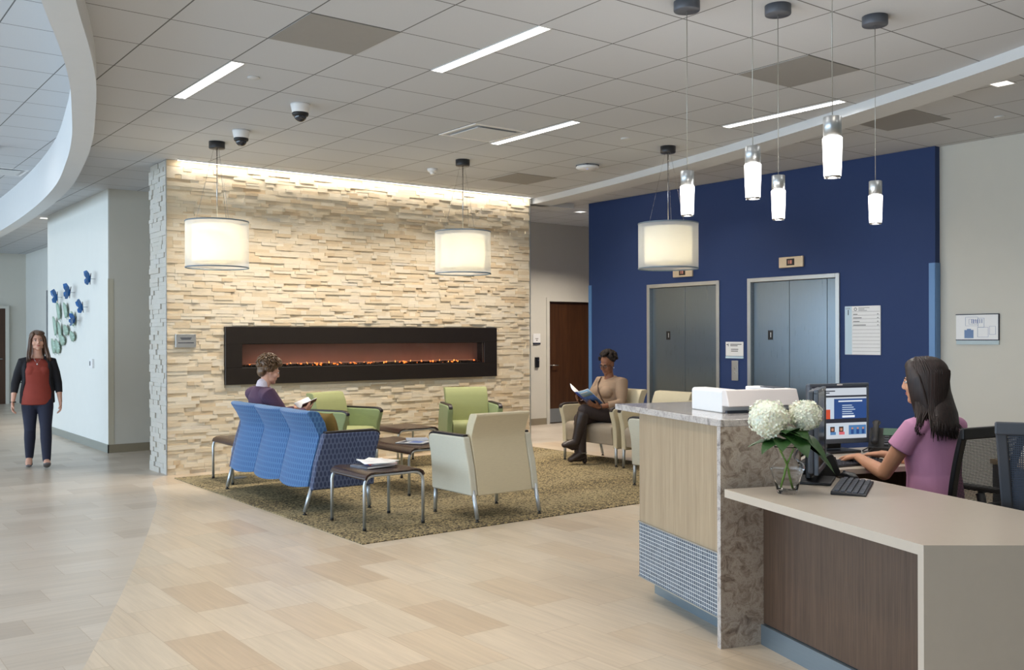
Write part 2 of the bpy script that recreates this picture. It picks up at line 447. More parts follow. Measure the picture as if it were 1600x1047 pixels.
MT['led'] = emis('led_strip', (1,.93,.84), 7)
MT['pend'] = emis('pendant_glass', (1,.95,.90), 6.5)
MT['dl'] = emis('downlight_lens', (1,.96,.9), 2.0)
def m_shade(name, col, alpha, em):
    m, nt, b = newmat(name)
    for n in list(nt.nodes):
        if n.type != 'OUTPUT_MATERIAL': nt.nodes.remove(n)
    out = [n for n in nt.nodes if n.type=='OUTPUT_MATERIAL'][0]
    w = noise(nt, objco(nt,(1,1,30)), 12, 2)
    c = mixc(nt, w, tuple(x*.94 for x in col), col)
    d = N(nt,'ShaderNodeBsdfDiffuse'); t = N(nt,'ShaderNodeBsdfTranslucent'); tr = N(nt,'ShaderNodeBsdfTransparent')
    nt.links.new(c, d.inputs[0]); nt.links.new(c, t.inputs[0])
    a = N(nt,'ShaderNodeMixShader'); a.inputs[0].default_value=.5; nt.links.new(d.outputs[0],a.inputs[1]); nt.links.new(t.outputs[0],a.inputs[2])
    e = N(nt,'ShaderNodeEmission'); e.inputs[0].default_value=(1,.93,.78,1); e.inputs[1].default_value=em
    ad = N(nt,'ShaderNodeAddShader'); nt.links.new(a.outputs[0],ad.inputs[0]); nt.links.new(e.outputs[0],ad.inputs[1])
    x = N(nt,'ShaderNodeMixShader'); x.inputs[0].default_value=alpha; nt.links.new(tr.outputs[0],x.inputs[1]); nt.links.new(ad.outputs[0],x.inputs[2])
    nt.links.new(x.outputs[0], out.inputs[0]); return m
MT['sheer'] = m_shade('sheer_shade', (.9,.92,.93), .5, .0)
MT['inner'] = m_shade('inner_shade', (.9,.86,.70), 1.0, .12)
MT['rim'] = pm('shade_rim', (112,128,140), .4, .2, .05, 10)
MT['bulb'] = emis('bulb', (1,.9,.75), 3)
# ------------------------------------------------------------------ room
CE = 3.351; CI = 3.69
def interp(pts, n=8):
    # catmull-rom through 2D pts
    out = []
    P = [pts[0]] + list(pts) + [pts[-1]]
    for i in range(1, len(P)-2):
        p0,p1,p2,p3 = P[i-1],P[i],P[i+1],P[i+2]
        for k in range(n):
            t = k/n
            out.append(tuple(.5*((2*b)+(-a+c)*t+(2*a-5*b+4*c-d)*t*t+(-a+3*b-3*c+d)*t**3) for a,b,c,d in zip(p0,p1,p2,p3)))
    out.append(pts[-1]); return out
def offset(pl, d):
    out = []
    for i,p in enumerate(pl):
        a = pl[max(i-1,0)]; b = pl[min(i+1,len(pl)-1)]
        t = Vector((b[0]-a[0], b[1]-a[1])).normalized()
        out.append((p[0]+t.y*d, p[1]-t.x*d))
    return out
RING = interp([(-.9,-2.2),(-.15,1.3),(.42,3.2),(1.02,5.2),(1.34,6.2),(1.57,7.0),(1.80,7.96),(2.00,8.85),(2.22,10.03),(2.50,11.9),(2.70,14.3),(2.82,17.2),(2.86,20.5),(2.86,24.0)], 8)
RINGO = offset(RING, .165)
ZB = 3.17
# soffit ring: inner face, bottom, outer face
m = MB(); n = len(RING)
ib=[(x,y,ZB) for x,y in RING]; it=[(x,y,CI+.05) for x,y in RING]; ob=[(x,y,ZB) for x,y in RINGO]; ot=[(x,y,CI+.05) for x,y in RINGO]
m.strip(it,ib); m.strip(ib,ob); m.strip(ob,ot); m.strip(ot,it)
o = struct(m.build('trim_1', MT['plaster']))
# little reveal line on the outer lower edge
# main ceiling right of ring (built as quads between ring and x=14)
m = MB(); m.strip([(x,y,CE) for x,y in RINGO], [(14,y,CE) for x,y in RINGO])
struct(m.build('ceiling', MT['ceil']))
m = MB(); m.strip([(-6,y,CI) for x,y in RING], [(x,y,CI) for x,y in RING])
o = m.build('ceiling', MT['ceil'] if False else MT['ceil']); struct(o)
# the inner field's grid sits on its own module
o.location = (0,0,0)
# beam on the right
BE = interp([(4.9,-.6),(5.75,1.35),(6.48,3.0),(6.95,4.378),(7.335,5.716),(7.60,6.75),(7.86,7.95),(8.05,9.0),(8.20,10.0),(8.24,10.5)], 6)
BF = offset(BE, .31); BZ = 3.275
m = MB(); a=[(x,y,BZ) for x,y in BE]; b=[(x,y,BZ) for x,y in BF]
m.strip([(x,y,CE+.02) for x,y in BE], a); m.strip(a,b); m.strip(b,[(x,y,CE+.02) for x,y in BF])
m.box(8.165,9.0,10.4,10.72,BZ,CE)
struct(m.build('trim_2', MT['plaster']))
# floors split along the inlaid curve
FC = interp([(-1.9,-3.5),(-.9,-.6),(0,2.0),(.62,3.5),(1.062,4.527),(1.457,5.492),(1.844,6.475),(2.347,7.814),(2.726,8.917),(3.0,9.95),(3.24,10.36)], 6)
m = MB(); m.strip([(x,y,0) for x,y in FC], [(14,y,0) for x,y in FC]); 
struct(m.build('floor', MT['floorR']))
m = MB(); m.strip([(-6,y,0) for x,y in FC], [(x,y,0) for x,y in FC]); m.box(-6,14,10.36,25,-.02,0)
struct(m.build('floor', MT['floorL']))
# stone fireplace wall with real split-face stones
SX0, SX1, SY, SD = 3.27, 8.165, 10.38, 10.95
HX0,HX1,HZ0,HZ1 = 4.09,7.38,1.122,1.388
m = MB()
m.box(SX0+.025,HX0,SY,SD,0,CE); m.box(HX1,SX1,SY,SD,0,CE); m.box(HX0,HX1,SY,SD,0,HZ0); m.box(HX0,HX1,SY,SD,HZ1,CE)
rs = random.Random(3)
z = 0.0
while z < CE-.012:
    h = rs.choice([.032,.036,.040,.046]); 
    if z+h > CE-.03: h = CE-.004-z
    x = SX0+.004-rs.random()*.0
    while x < SX1:
        L = rs.choice([.07,.09,.12,.15,.18,.22,.26]); x1 = min(x+L, SX1-.001)
        if SX1-x1 < .06: x1 = SX1-.001
        dpt = rs.choice([.002,.005,.009,.013,.017,.022]); 
        segs = [(x,x1)]
        if z < 1.585 and z+h > .93:   # behind the fireplace frame nothing sticks out
            segs = []
            if x < 3.895: segs.append((x,min(x1,3.895)))
            if x1 > 7.588: segs.append((max(x,7.588),x1))
        for a_,b_ in segs:
            if b_-a_ > .01:
                sp = rs.random() < .15 and h > .038
                if sp:
                    hh = h*.5; m.box(a_,b_-.0008,SY-dpt,SY+.01,z,z+hh-.0008); d2 = max(.002,dpt-.009+rs.random()*.012); m.box(a_,b_-.0008,SY-d2,SY+.01,z+hh,z+h-.0008)
                else: m.box(a_,b_-.0008,SY-dpt,SY+.01,z,z+h-.0008)
        x = x1+.0
        if x >= SX1-.002: break
    z += h
struct(m.build('wall_back', MT['stone']))
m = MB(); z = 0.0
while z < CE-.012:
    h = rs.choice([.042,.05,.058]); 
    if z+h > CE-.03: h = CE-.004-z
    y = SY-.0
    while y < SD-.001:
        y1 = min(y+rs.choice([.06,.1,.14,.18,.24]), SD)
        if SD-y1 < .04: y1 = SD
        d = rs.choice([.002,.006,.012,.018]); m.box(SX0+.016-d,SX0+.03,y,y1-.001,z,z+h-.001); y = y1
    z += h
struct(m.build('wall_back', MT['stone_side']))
m = MB(); m.box(SX0-.006,SX0+.004,SY-.032,SY-.02,0,CE-.005); m.box(SX1-.004,SX1+.006,SY-.032,SY-.02,0,CE-.005)
struct(m.build('trim_3', MT['frame']))
# LED cove slot above the stone
led = thing('cove_light', 'long white strip light in the slot along the top of the stone wall', 'light', (5.74,10.30,CE))
MB().box(-2.36,2.40,-.022,.022,-.012,-.002).build('diffuser', MT['led'], led)
MB().box(-2.38,2.42,-.03,-.022,-.014,-.0015).build('channel', MT['white'], led)
# walls
def wallbox(name, mat, x0,x1,y0,y1,z0=0,z1=CE): return struct(MB().box(x0,x1,y0,y1,z0,z1).build(name, mat))
wallbox('wall_left', MT['wall_grey'], 3.33,3.345,12.85,16.3)
wallbox('wall_left', MT['wall_beige'], 3.345,4.6,12.85,16.3)
wallbox('wall_left', MT['wall_beige'], 4.6,8.0,12.85,13.0)
wallbox('wall_left', MT['wall_grey'], 4.45,4.6,16.3,24.0)
wallbox('wall_end', MT['wall_beige'], -6,4.6,24.0,24.15,0,CI)
wallbox('baseboard_left', MT['base_grey'], 3.318,3.33,12.838,16.3,0,.105)
wallbox('baseboard_left', MT['base_tan'], 3.318,8.0,12.838,12.85,0,.105)
wallbox('trim_4', pm('guard_clear',(196,190,172),.3,0,.02,5), 3.326,3.395,12.846,12.8499,.105,2.21)
wallbox('trim_5', MT['mgrey'], 3.31,3.345,16.3,16.312,.105,2.2)
# hall behind, with door
HY = 12.5
wallbox('wall_hall', MT['wall_beige'], 8.0,10.26,HY,HY+.12)
wallbox('wall_hall', MT['wall_beige'], 10.26,11.18,HY,HY+.12,2.05,CE)
wallbox('wall_hall', MT['wall_beige'], 11.18,14,HY,HY+.12)
wallbox('wall_hall', MT['wall_beige'], 8.0,8.12,HY,13.0)
wallbox('baseboard_hall', MT['base_tan'], 8.0,10.19,HY-.012,HY,0,.105)
d = MB().box(10.26,11.18,HY+.03,HY+.075,.006,2.045).build('door_1', MT['doorwood']); struct(d)
MB().box(10.27,11.17,HY+.024,HY+.03,.02,.25).build('kick_plate', MT['mgrey'], d)
h = MB(); h.tube([(10.33,HY+.03,.98),(10.33,HY-.03,.98),(10.44,HY-.03,.98)],.009,8); h.lathe([(.0,0),(.03,0),(.03,.008),(.0,.008)],16,(10.33,HY+.02,.976)); h.build('door_handle', MT['chrome'], d, True)
f = MB(); f.box(10.20,10.26,HY-.02,HY+.12,0,2.11); f.box(11.18,11.24,HY-.02,HY+.12,0,2.11); f.box(10.26,11.18,HY-.02,HY+.12,2.05,2.11)
f.build('door_frame', MT['wall_beige'], d)
d2 = MB().box(3.1,4.02,23.93,23.99,0,2.12).build('door_2', MT['doorwood']); struct(d2)
f = MB(); f.box(3.04,3.10,23.9,24,0,2.18); f.box(4.02,4.09,23.9,24,0,2.18); f.box(3.1,4.02,23.9,24,2.12,2.18); f.build('door_frame', MT['wall_beige'], d2)
h = MB().tube([(3.95,23.93,1.0),(3.95,23.88,1.0),(3.85,23.88,1.0)],.01,8).build('door_handle', MT['chrome'], d2, True)
# blue elevator wall built round its two openings
BX = 9.2
def bw(y0,y1,z0,z1): wall.box(BX,BX+.09,y0,y1,z0,z1)
wall = MB()
E1 = (7.955,9.095,2.095); E2 = (6.27,7.425,2.095)
bw(5.135,E2[0],0,CE); bw(E2[1],E1[0],0,CE); bw(E1[1],10.31,0,CE); bw(E1[0],E1[1],E1[2],CE); bw(E2[0],E2[1],E2[2],CE)
struct(wall.build('wall_right', MT['wall_blue']))
wallbox('wall_right', MT['wall_blue'], BX+.09,14,10.16,10.30)
wallbox('wall_right', MT['wall_beige'], BX+.085,BX+.2,-5,5.135)
struct(MB().box(BX-.006,BX,5.13,5.20,0,2.186).box(BX-.006,BX+.08,5.127,5.135,0,2.186).build('trim_6', MT['guard_blue']))
struct(MB().box(BX-.006,BX,10.25,10.315,0,2.186).build('trim_7', MT['guard_blue']))
wallbox('baseboard_right', MT['base_grey'], BX-.012,BX,E1[1]+.05,10.25,0,.105)
wallbox('baseboard_right', MT['base_grey'], BX-.012,BX,5.2,E2[0]-.05,0,.105)
wallbox('baseboard_right', MT['base_grey'], BX-.012,BX,E2[1]+.05,E1[0]-.05,0,.105)
# elevators
def elevator(y0,y1,zt,nums,label,split=None):
    t = thing('elevator', label, 'elevator', (BX,(y0+y1)/2,0))
    w = (y1-y0)/2
    f = MB(); f.box(-.02,.085,-w-.05,-w,0,zt+.048); f.box(-.02,.085,w,w+.05,0,zt+.048); f.box(-.02,.085,-w,w,zt,zt+.048)
    f.build('door_frame', MT['frame'], t, bevel=.003, seg=1)
    MB().box(.07,.085,-w,w,0,zt).build('shaft_header', MT['dgrey'], t)
    for (a,b) in split:
        p = MB().box(.04,.065,a,b,.004,zt-.002).build('door_panel', MT['steel'], t, bevel=.002, seg=1)
    yn = nums - (y0+y1)/2
    pl = MB().box(.036,.0405,yn-.034,yn+.034,1.415,1.525).build('floor_number_plate', MT['black'], t)
    text('1', .085, MT['white'], pl, (.0355,yn+.014,1.443), (PI/2,0,-PI/2), 'floor_number')
    return t
elevator(E1[0],E1[1],E1[2],8.808,'brushed steel elevator with two centre doors, the left one by the reading woman',[(-.57,-.012),(-.008,.57)])
elevator(E2[0],E2[1],E2[2],7.18,'wider brushed steel elevator beside the white directory board, right of the call buttons',[(-.578,-.438),(-.434,.064),(.068,.578)])
def hall_light(y,z,label):
    t = thing('hall_lantern', label, 'indicator light', (BX,y,z))
    MB().box(-.03,0,-.165,.165,-.062,.062).build('housing', pm('lantern_champagne',(214,196,170),.35,.3,.04,20), t, bevel=.008, seg=2)
    MB().box(-.033,-.03,-.052,.052,-.038,.038).build('display', MT['black'], t)
    MB().box(-.0345,-.033,-.02,.008,-.02,.02).box(-.0345,-.033,.02,.03,-.02,.02).build('display_digit', emis('digit',(.8,.3,.2),.5), t)
hall_light(6.845,2.30,'champagne floor indicator above the right elevator')
hall_light(8.50,2.275,'floor indicator above the left elevator, mostly hidden by the drum lamp')
t = thing('elevator_sign', 'small white notice above the elevator call buttons', 'sign', (BX,7.676,1.29))
MB().box(-.01,0,-.135,.135,-.07,.1).build('board', MT['white'], t, bevel=.002, seg=1)
MB().box(-.011,0,-.135,.135,-.1,-.074).build('footer_strip', MT['ltblue'], t)
g = MB(); 
for zz,a,b in ((.07,.06,-.11),(.053,.06,-.05),(.01,.05,-.06),(-.012,.05,-.055)):
    g.box(-.0115,-.01,a,b,zz-.005,zz+.005)
g.build('lettering', MT['ink'], t)
MB().box(-.0115,-.01,.088,.096,.045,.078).box(-.0115,-.01,.1,.118,.062,.072).build('figure_symbol', MT['darkink'], t)
t = thing('call_button_panel', 'steel elevator call button panel between the two elevators', 'button panel', (BX,7.669,1.043))
MB().box(-.012,0,-.05,.05,-.12,.12).build('plate', MT['frame'], t, bevel=.003)
for zz in (.028,-.022):
    MB().ell((-.012,0,zz),(.005,.012,.012),12,6).build('button', MT['chrome'], t, True)
t = thing('directory_board', 'tall white directory board with a 1, right of the elevators', 'sign', (BX,5.944,1.516))
MB().box(-.012,0,-.212,.212,-.26,.26).build('board', MT['paper'], t, bevel=.002, seg=1)
MB().box(-.013,-.011,.125,.211,-.258,.258).build('side_band', MT['ltblue'], t)
text('1', .085, MT['darkink'], t, (-.0132,.19,.165), (PI/2,0,-PI/2), 'floor_number')
text('LEVEL', .022, MT['ink'], t, (-.0132,.2,.228), (PI/2,0,-PI/2), 'level_lettering')
g = MB()
for k in range(12): g.box(-.0132,-.012,-.206,.118,.2-.0385*k-.0012,.2-.0385*k+.0012)
g.build('rule_line', MT['ink'], t)
g = MB()
for k,L in enumerate((.05,.10,.075,.15)): g.box(-.0132,-.012,.108-L,.108,.172-.0385*k-.004,.172-.0385*k+.004); g.box(-.0132,-.012,-.19,-.175,.172-.0385*k-.004,.172-.0385*k+.004)
for zz,L in ((.24,.13),(.226,.07),(.212,.1)): g.box(-.0132,-.012,.045-L,.045,zz-.0025,zz+.0025)
g.build('lettering', MT['ink'], t)
g = MB(); g.T = Matrix.Translation((-.0125,.082,.226)) @ Matrix.Rotation(PI/2,4,'Y')
g.lathe([(.011,0),(.018,0),(.018,.0015),(.011,.0015)],20,closed=False); g.build('ring_logo', MT['ink'], t)
t = thing('evacuation_map', 'framed floor plan map on the beige wall at the right', 'sign', (9.285,4.752,1.517))
MB().box(-.012,0,-.21,.21,-.10,.145).build('board', MT['paper'], t)
MB().box(-.016,0,-.212,.212,.143,.151).box(-.016,0,-.212,.212,-.107,-.099).box(-.016,0,-.214,-.206,-.107,.151).build('frame', MT['darkink'], t)
MB().box(-.014,0,-.212,.206,-.147,-.107).build('lower_strip', pm('map_foot',(176,192,196),.4,0,.04,20), t)
g = MB()
def fr(y0,y1,z0,z1,w=.0016):
    g.box(-.0135,-.012,y0,y1,z0,z0+w); g.box(-.0135,-.012,y0,y1,z1-w,z1); g.box(-.0135,-.012,y0,y0+w,z0,z1); g.box(-.0135,-.012,y1-w,y1,z0,z1)
fr(-.01,.115,.035,.12); fr(-.07,-.01,.02,.11); fr(.04,.08,.05,.1); fr(.0,.03,.05,.09); fr(-.11,-.005,-.075,.02); fr(-.18,-.12,-.05,.03)
for k in range(6): g.box(-.0135,-.012,-.05+.02*k,-.045+.02*k,.06,.1)
g.build('plan_drawing', MT['blueink'], t)
MB().box(-.0138,-.012,.035,.125,-.085,-.005).box(-.0138,-.012,.06,.1,-.005,.006).build('plan_block', pm('plan_fill',(112,138,178),.6,0,.04,20), t)
# signs beside hall door
t = thing('room_sign', 'small white room sign on the hall wall beside the dark door', 'sign', (9.99,HY,1.42))
MB().box(-.075,.075,-.012,0,-.06,.09).build('board', MT['white'], t); MB().box(-.075,.075,-.016,0,-.09,-.06).build('footer_strip', MT['darkink'], t)
MB().box(-.03,.03,-.0135,-.012,.0,.012).box(-.012,.012,-.0135,-.012,-.03,-.012).build('lettering', MT['ink'], t)
t = thing('card_reader', 'black card reader on the hall wall beside the dark door', 'card reader', (9.99,HY,1.03))
MB().box(-.04,.04,-.03,0,-.08,.09).build('housing', MT['black'], t, bevel=.006); MB().box(.0,.03,-.034,-.03,.03,.06).build('sensor_window', MT['chrome'], t)
t = thing('thermostat', 'small white wall control below the leaf artwork', 'thermostat', (3.33,13.614,1.12))
MB().box(-.03,0,-.07,.07,-.06,.06).build('housing', MT['white'], t, bevel=.005); MB().box(-.033,-.03,-.0,.04,-.03,.03).build('display', MT['dgrey'], t)
# plaque
t = thing('wall_plaque', 'brushed metal dedication plaque on the stone wall', 'plaque', (3.467,10.35,1.425))
MB().box(-.11,.11,-.02,.025,-.072,.072).build('plate', MT['frame'], t, bevel=.002, seg=1)
g = MB()
for zz,L in ((.03,.06),(.017,.05),(-.004,.0),(-.022,.085)): g.box(-L,L,-.0215,-.02,zz-.004,zz+.004) if L else None
g.build('lettering', MT['darkink'], t)
for sx in (-.095,.095):
    for sz in (-.058,.058): MB().ell((sx,-.02,sz),(.005,.004,.005),8,6).build('screw', MT['chrome'], t, True)
# fireplace
t = thing('electric_fireplace', 'long black framed electric fireplace set in the stone wall', 'fireplace', (5.74,10.38,0))
X0,X1,Z0,Z1 = 3.898-5.74,7.587-5.74,.937,1.58
a,b,c,d_ = HX0-5.74,HX1-5.74,HZ0,HZ1
f = MB(); f.box(X0,X1,-.05,0,d_,Z1); f.box(X0,X1,-.05,0,Z0,c); f.box(X0,a,-.05,0,c,d_); f.box(b,X1,-.05,0,c,d_)
f.build('frame', MT['firebox'], t, bevel=.003, seg=1)
f = MB(); f.box(a,b,.10,.11,c,d_); f.build('back_panel', MT['fireback'], t)
f = MB(); f.box(a,b,-.0,.1,c,c+.01); f.box(a,b,0,.1,d_-.006,d_); f.box(a,a+.01,0,.1,c,d_); f.box(b-.01,b,0,.1,c,d_); f.build('firebox_lining', MT['firebox'], t)
f = MB().box(a+.001,b-.001,-.03,-.026,c,d_).build('glass_pane', m_glass('fire_glass',(1,.97,.95),0,1.2), t)
rf = random.Random(11)
g = MB()
for k in range(420):
    x = rf.uniform(a+.02,b-.02); y = rf.uniform(-.015,.085); r = rf.uniform(.008,.018)
    g.ell((x,y,c+.012+r*.5),(r,r,r*.8),6,4,Matrix.Rotation(rf.random()*3,3,'Z'))
o = g.build('coal', MT['coal'], t); o['kind']='stuff'
g = MB()
for k in range(80):
    x = rf.uniform(a+.02,b-.02)
    if rf.random() < .6: x = a+.08+ (b-a-.16)*round((x-a)/(b-a)*14)/14 + rf.uniform(-.05,.05)
    x = min(max(x,a+.02),b-.02)
    r = rf.uniform(.004,.010); g.ell((x,rf.uniform(-.01,.07),c+.012+rf.uniform(0,.022)),(r*1.5,r,r),6,4)
o = g.build('ember', MT['ember'], t); o['kind']='stuff'
g = MB()
for k in range(34):
    x = a+.06+(b-a-.12)*(k+rf.uniform(-.4,.4))/34; x=min(max(x,a+.03),b-.03)
    hgt = rf.uniform(.010,.035)*(.6+.5*math.sin(k*1.3)**2); w = rf.uniform(.004,.009)
    sx = rf.uniform(-.015,.015)
    g.tube([(x,.06,c+.015),(x+sx*.3,.06,c+.02+hgt*.4),(x+sx,.06,c+.02+hgt)],[w,w*.7,.001],6)
g.build('flame', MT['flame'], t, True)['kind']='stuff'
# windows wall on the left and rest of the shell (out of view, lets the daylight in)
WX = -6.0
f = MB()
f.box(WX-.15,WX,-5,25,0,.35); f.box(WX-.15,WX,-5,25,2.9,CI)
y = -5
while y < 25: f.box(WX-.12,WX-.02,y,y+.06,.35,2.9); y += 1.5
struct(f.build('window_1', MT['mgrey']))
wallbox('wall_front', MT['wall_beige'], -6,14,-5.1,-5,0,CI+.1)
struct(MB().box(-6.2,14,-5,25,CI+.06,CI+.12).build('ceiling', MT['plaster']))
wallbox('wall_hall', MT['wall_beige'], 14,14.1,-5,25)
# ------------------------------------------------------------------ ceiling fixtures
def linear(x,y0,y1,label):
    t = thing('linear_ceiling_light', label, 'ceiling light', (x,(y0+y1)/2,CE), group='linear ceiling lights')
    h=(y1-y0)/2
    MB().box(0,.085,-h,h,-.004,.01).build('diffuser', MT['fix'], t)
    MB().box(-.006,0,-h-.006,h+.006,-.006,.01).box(.085,.091,-h-.006,h+.006,-.006,.01).box(0,.085,-h-.006,-h,-.006,.01).box(0,.085,h,h+.006,-.006,.01).build('trim_frame', MT['white'], t)
linear(2.478,6.43,7.645,'glowing linear ceiling light nearest the curved soffit')
linear(3.695,4.585,5.80,'longest looking linear ceiling light at top centre, beside a grey panel')
linear(5.553,6.43,7.65,'glowing linear ceiling light beside the square air diffuser')
linear(6.785,4.59,5.79,'glowing linear ceiling light behind the hanging pendant cords')
def cpanel(x0,y0,label,s=.6):
    t = tag(MB().box(x0,x0+s,y0,y0+s,CE-.004,CE+.004).build('ceiling_panel', MT['panel']), label, 'ceiling panel', 'grey ceiling panels')
cpanel(2.478,5.20,'grey flat ceiling panel left of the longest light')
cpanel(5.53,3.98,'grey flat ceiling panel behind the pendant cords')
cpanel(7.56,4.41,'grey flat ceiling panel beyond the slanting beam')
cpanel(6.80,8.86,'grey flat ceiling panel near the top of the stone wall')
def diffuser(x,y,z,label,s=.6):
    t = thing('air_diffuser', label, 'air vent', (x,y,z))
    h=s/2
    f = MB()
    for a0,b0 in ((h,h-.03),): 
        f.box(-a0,a0,-a0,-b0,-.006,.004); f.box(-a0,a0,b0,a0,-.006,.004); f.box(-a0,-b0,-b0,b0,-.006,.004); f.box(b0,a0,-b0,b0,-.006,.004)
    f.build('frame', MT['white'], t)
    MB().box(-h+.03,h-.03,-h+.03,h-.03,.001,.004).build('throat', MT['black'], t)
    MB().box(-h+.075,h-.075,-h+.075,h-.075,-.016,-.008).build('face_plate', MT['plaster'], t, bevel=.004, seg=1)
diffuser(5.22,7.31,CE,'square air diffuser in the ceiling beside a linear light')
diffuser(2.36,14.4,CI,'air diffuser in the raised ceiling above the walking woman')
def dome(x,y,label):
    t = thing('dome_camera', label, 'security camera', (x,y,CE), group='dome security cameras')
    MB().lathe([(0,0),(.078,0),(.078,-.012),(.07,-.05),(.066,-.072),(0,-.072)][::-1],28).build('housing', MT['white'], t, True)
    MB().lathe([(0,-.098),(.06,-.098),(.066,-.085),(.066,-.07),(0,-.07)],28).build('collar', MT['black'], t, True)
    MB().ell((0,0,-.098),(.05,.05,.046),20,12).build('lens_dome', pm('dome_smoke',(30,34,44),.08,0,.05,5,None,0,.8), t, True)
dome(3.38,7.29,'white dome security camera further right, near the grey ceiling panel')
dome(3.376,8.54,'white dome security camera just above the left drum lamp canopy')
def disc(x,y,label,r=.045,z=None):
    tag(MB().lathe([(0,-.01),(r*.8,-.01),(r,-.004),(r,0),(0,0)],24,(x,y,z or CE)).build('sprinkler_cover', MT['plaster'], None, True), label, 'sprinkler cover', 'flat sprinkler covers')
disc(6.45,6.70,'small flat sprinkler cover right of the ceiling diffuser')
disc(2.76,6.74,'small flat sprinkler cover beside the leftmost linear light')
disc(8.42,4.11,'small flat sprinkler cover beyond the beam at the far right')
t = thing('smoke_detector', 'white smoke detector on the ceiling above the stone wall', 'smoke detector', (5.867,9.21,CE))
MB().lathe([(0,-.035),(.045,-.035),(.055,-.02),(.058,0),(0,0)],24).build('body', MT['white'], t, True)
MB().lathe([(0,-.062),(.018,-.062),(.026,-.05),(.03,-.034),(0,-.034)],16).build('sensor', MT['white'], t, True)
t = thing('wireless_access_point', 'white rounded wireless access point on the ceiling', 'access point', (7.118,7.995,CE-.001))
MB().loft([((0,0,-.012),.12,.12),((0,0,-.03),.13,.13),((0,0,-.048),.1,.1)],(1,0,0),20,False).build('body', MT['white'], t, True)
MB().box(-.09,.09,-.09,.09,-.013,0).build('bracket', MT['dgrey'], t)
MB().ell((-.03,-.03,-.049),(.006,.006,.003),8,6).build('status_light', emis('blue_led',(.2,.3,1),3), t, True)
def downlight(x,y,label,z=None,s=.075):
    t = thing('recessed_downlight', label, 'ceiling light', (x,y,z or CE))
    f = MB(); o_=s; i_=s-.012
    f.box(-o_,o_,-o_,-i_,-.004,.003); f.box(-o_,o_,i_,o_,-.004,.003); f.box(-o_,-i_,-i_,i_,-.004,.003); f.box(i_,o_,-i_,i_,-.004,.003); f.build('trim_ring', MT['white'], t)
    MB().box(-i_,i_,-i_,i_,-.001,.003).build('lens', MT['dl'], t)
downlight(7.33,3.56,'square recessed downlight beyond the beam at the far right')
downlight(9.69,11.05,'small recessed downlight in the hall beside the blue wall')
downlight(2.9+.2,17.9,'left of two small downlights above the far hallway')
downlight(3.35,16.6,'right of two small downlights above the far hallway')
t = thing('exit_sign', 'small red exit sign at the left edge hanging from the raised ceiling', 'exit sign', (1.88,12.58,CI))
MB().box(-.15,.16,-.012,.012,-.33,-.08).build('panel', m_shade('exit_panel',(.9,.6,.6),.6,.1), t); MB().box(-.12,.17,-.03,.03,-.08,0).build('canopy', MT['dgrey'], t)
text('EXIT', .13, pm('exit_red',(190,30,30),.5), t, (-.14,-.0135,-.26), (PI/2,0,0), 'lettering')
# drum pendants
def drum(x,y,label,dz=0):
    t = thing('drum_pendant_lamp', label, 'pendant lamp', (x,y,0), group='drum pendant lamps')
    top,bot = 2.585,2.128
    MB().lathe([(0,3.286),(.073,3.286),(.076,3.292),(.076,CE),(0,CE)],28).build('canopy', pm('lamp_canopy_dark',(56,56,58),.4,.3,.05,20), t, True)
    MB().tube([(0,0,3.29),(0,0,2.56)],.0045,8).build('stem', MT['chrome'], t, True)
    for k in range(3):
        an = .6+k*2*PI/3
        MB().tube([(.03*math.cos(an),.03*math.sin(an),3.29),(.2*math.cos(an),.2*math.sin(an),top-.01)],.0014,5).build('suspension_wire', MT['chrome'], t)
    sh = MB().lathe([(.297,bot),(.297,top)],56,closed=False).build('sheer_shade', MT['sheer'], t, True)
    for z0 in (bot,top-.012):
        MB().lathe([(.294,z0),(.300,z0),(.300,z0+.012),(.294,z0+.012),(.294,z0)],56,closed=False).build('shade_rim', MT['rim'], t, True)
    MB().lathe([(.235,bot+.055),(.235,top-.04)],48,closed=False).build('inner_shade', MT['inner'], t, True)
    MB().lathe([(0,bot+.06),(.232,bot+.06),(.232,bot+.064),(0,bot+.064)],40).build('bottom_diffuser', MT['inner'], t)
    for k in range(3):
        an = .6+k*2*PI/3
        MB().tube([(0,0,top-.02),(.296*math.cos(an),.296*math.sin(an),top-.006)],.003,5).build('spider_arm', MT['chrome'], t)
    MB().ell((0,0,2.38),(.04,.04,.06),14,10).build('bulb', MT['bulb'], t, True)
    return t
drum(3.386,9.18,'drum lamp with sheer shade hanging left, in front of the stone wall')
drum(5.835,8.555,'drum lamp with sheer shade hanging over the coffee table, middle one')
drum(7.072,6.74,'drum lamp with sheer shade hanging before the blue wall, rightmost of three')
def pend(x,y,z0,label,r=.038):
    # z0: top of metal cap
    t = thing('cylinder_pendant_lamp', label, 'pendant lamp', (x,y,0), group='small glass pendants over the desk')
    MB().lathe([(0,3.298),(.072,3.298),(.074,3.303),(.074,CE),(0,CE)],28).build('canopy', MT['canopy'], t, True)
    MB().tube([(0,0,3.3),(0,0,z0)],.0022,6).build('cord', pm('cord_clear',(170,168,160),.3,.4,.2,300), t, True)
    MB().lathe([(0,z0-.085),(r*.98,z0-.085),(r*.98,z0-.002),(r*.9,z0),(0,z0)],28).build('metal_cap', MT['frame'], t, True)
    MB().lathe([(r*.7,z0-.25),(r*.92,z0-.247),(r*1.0,z0-.17),(r*1.06,z0-.09),(r*.98,z0-.0853),(r*.7,z0-.0853)],28).build('glass_shade', MT['pend'], t, True)
    MB().lathe([(r*.5,z0-.256),(r*.86,z0-.256),(r*.93,z0-.24),(r*.7,z0-.2495)],24,closed=False).build('bottom_ring', MT['chrome'], t, True)
pend(4.102,3.761,2.393,'glass pendant lamp overlapping the right drum lamp, leftmost over the desk')
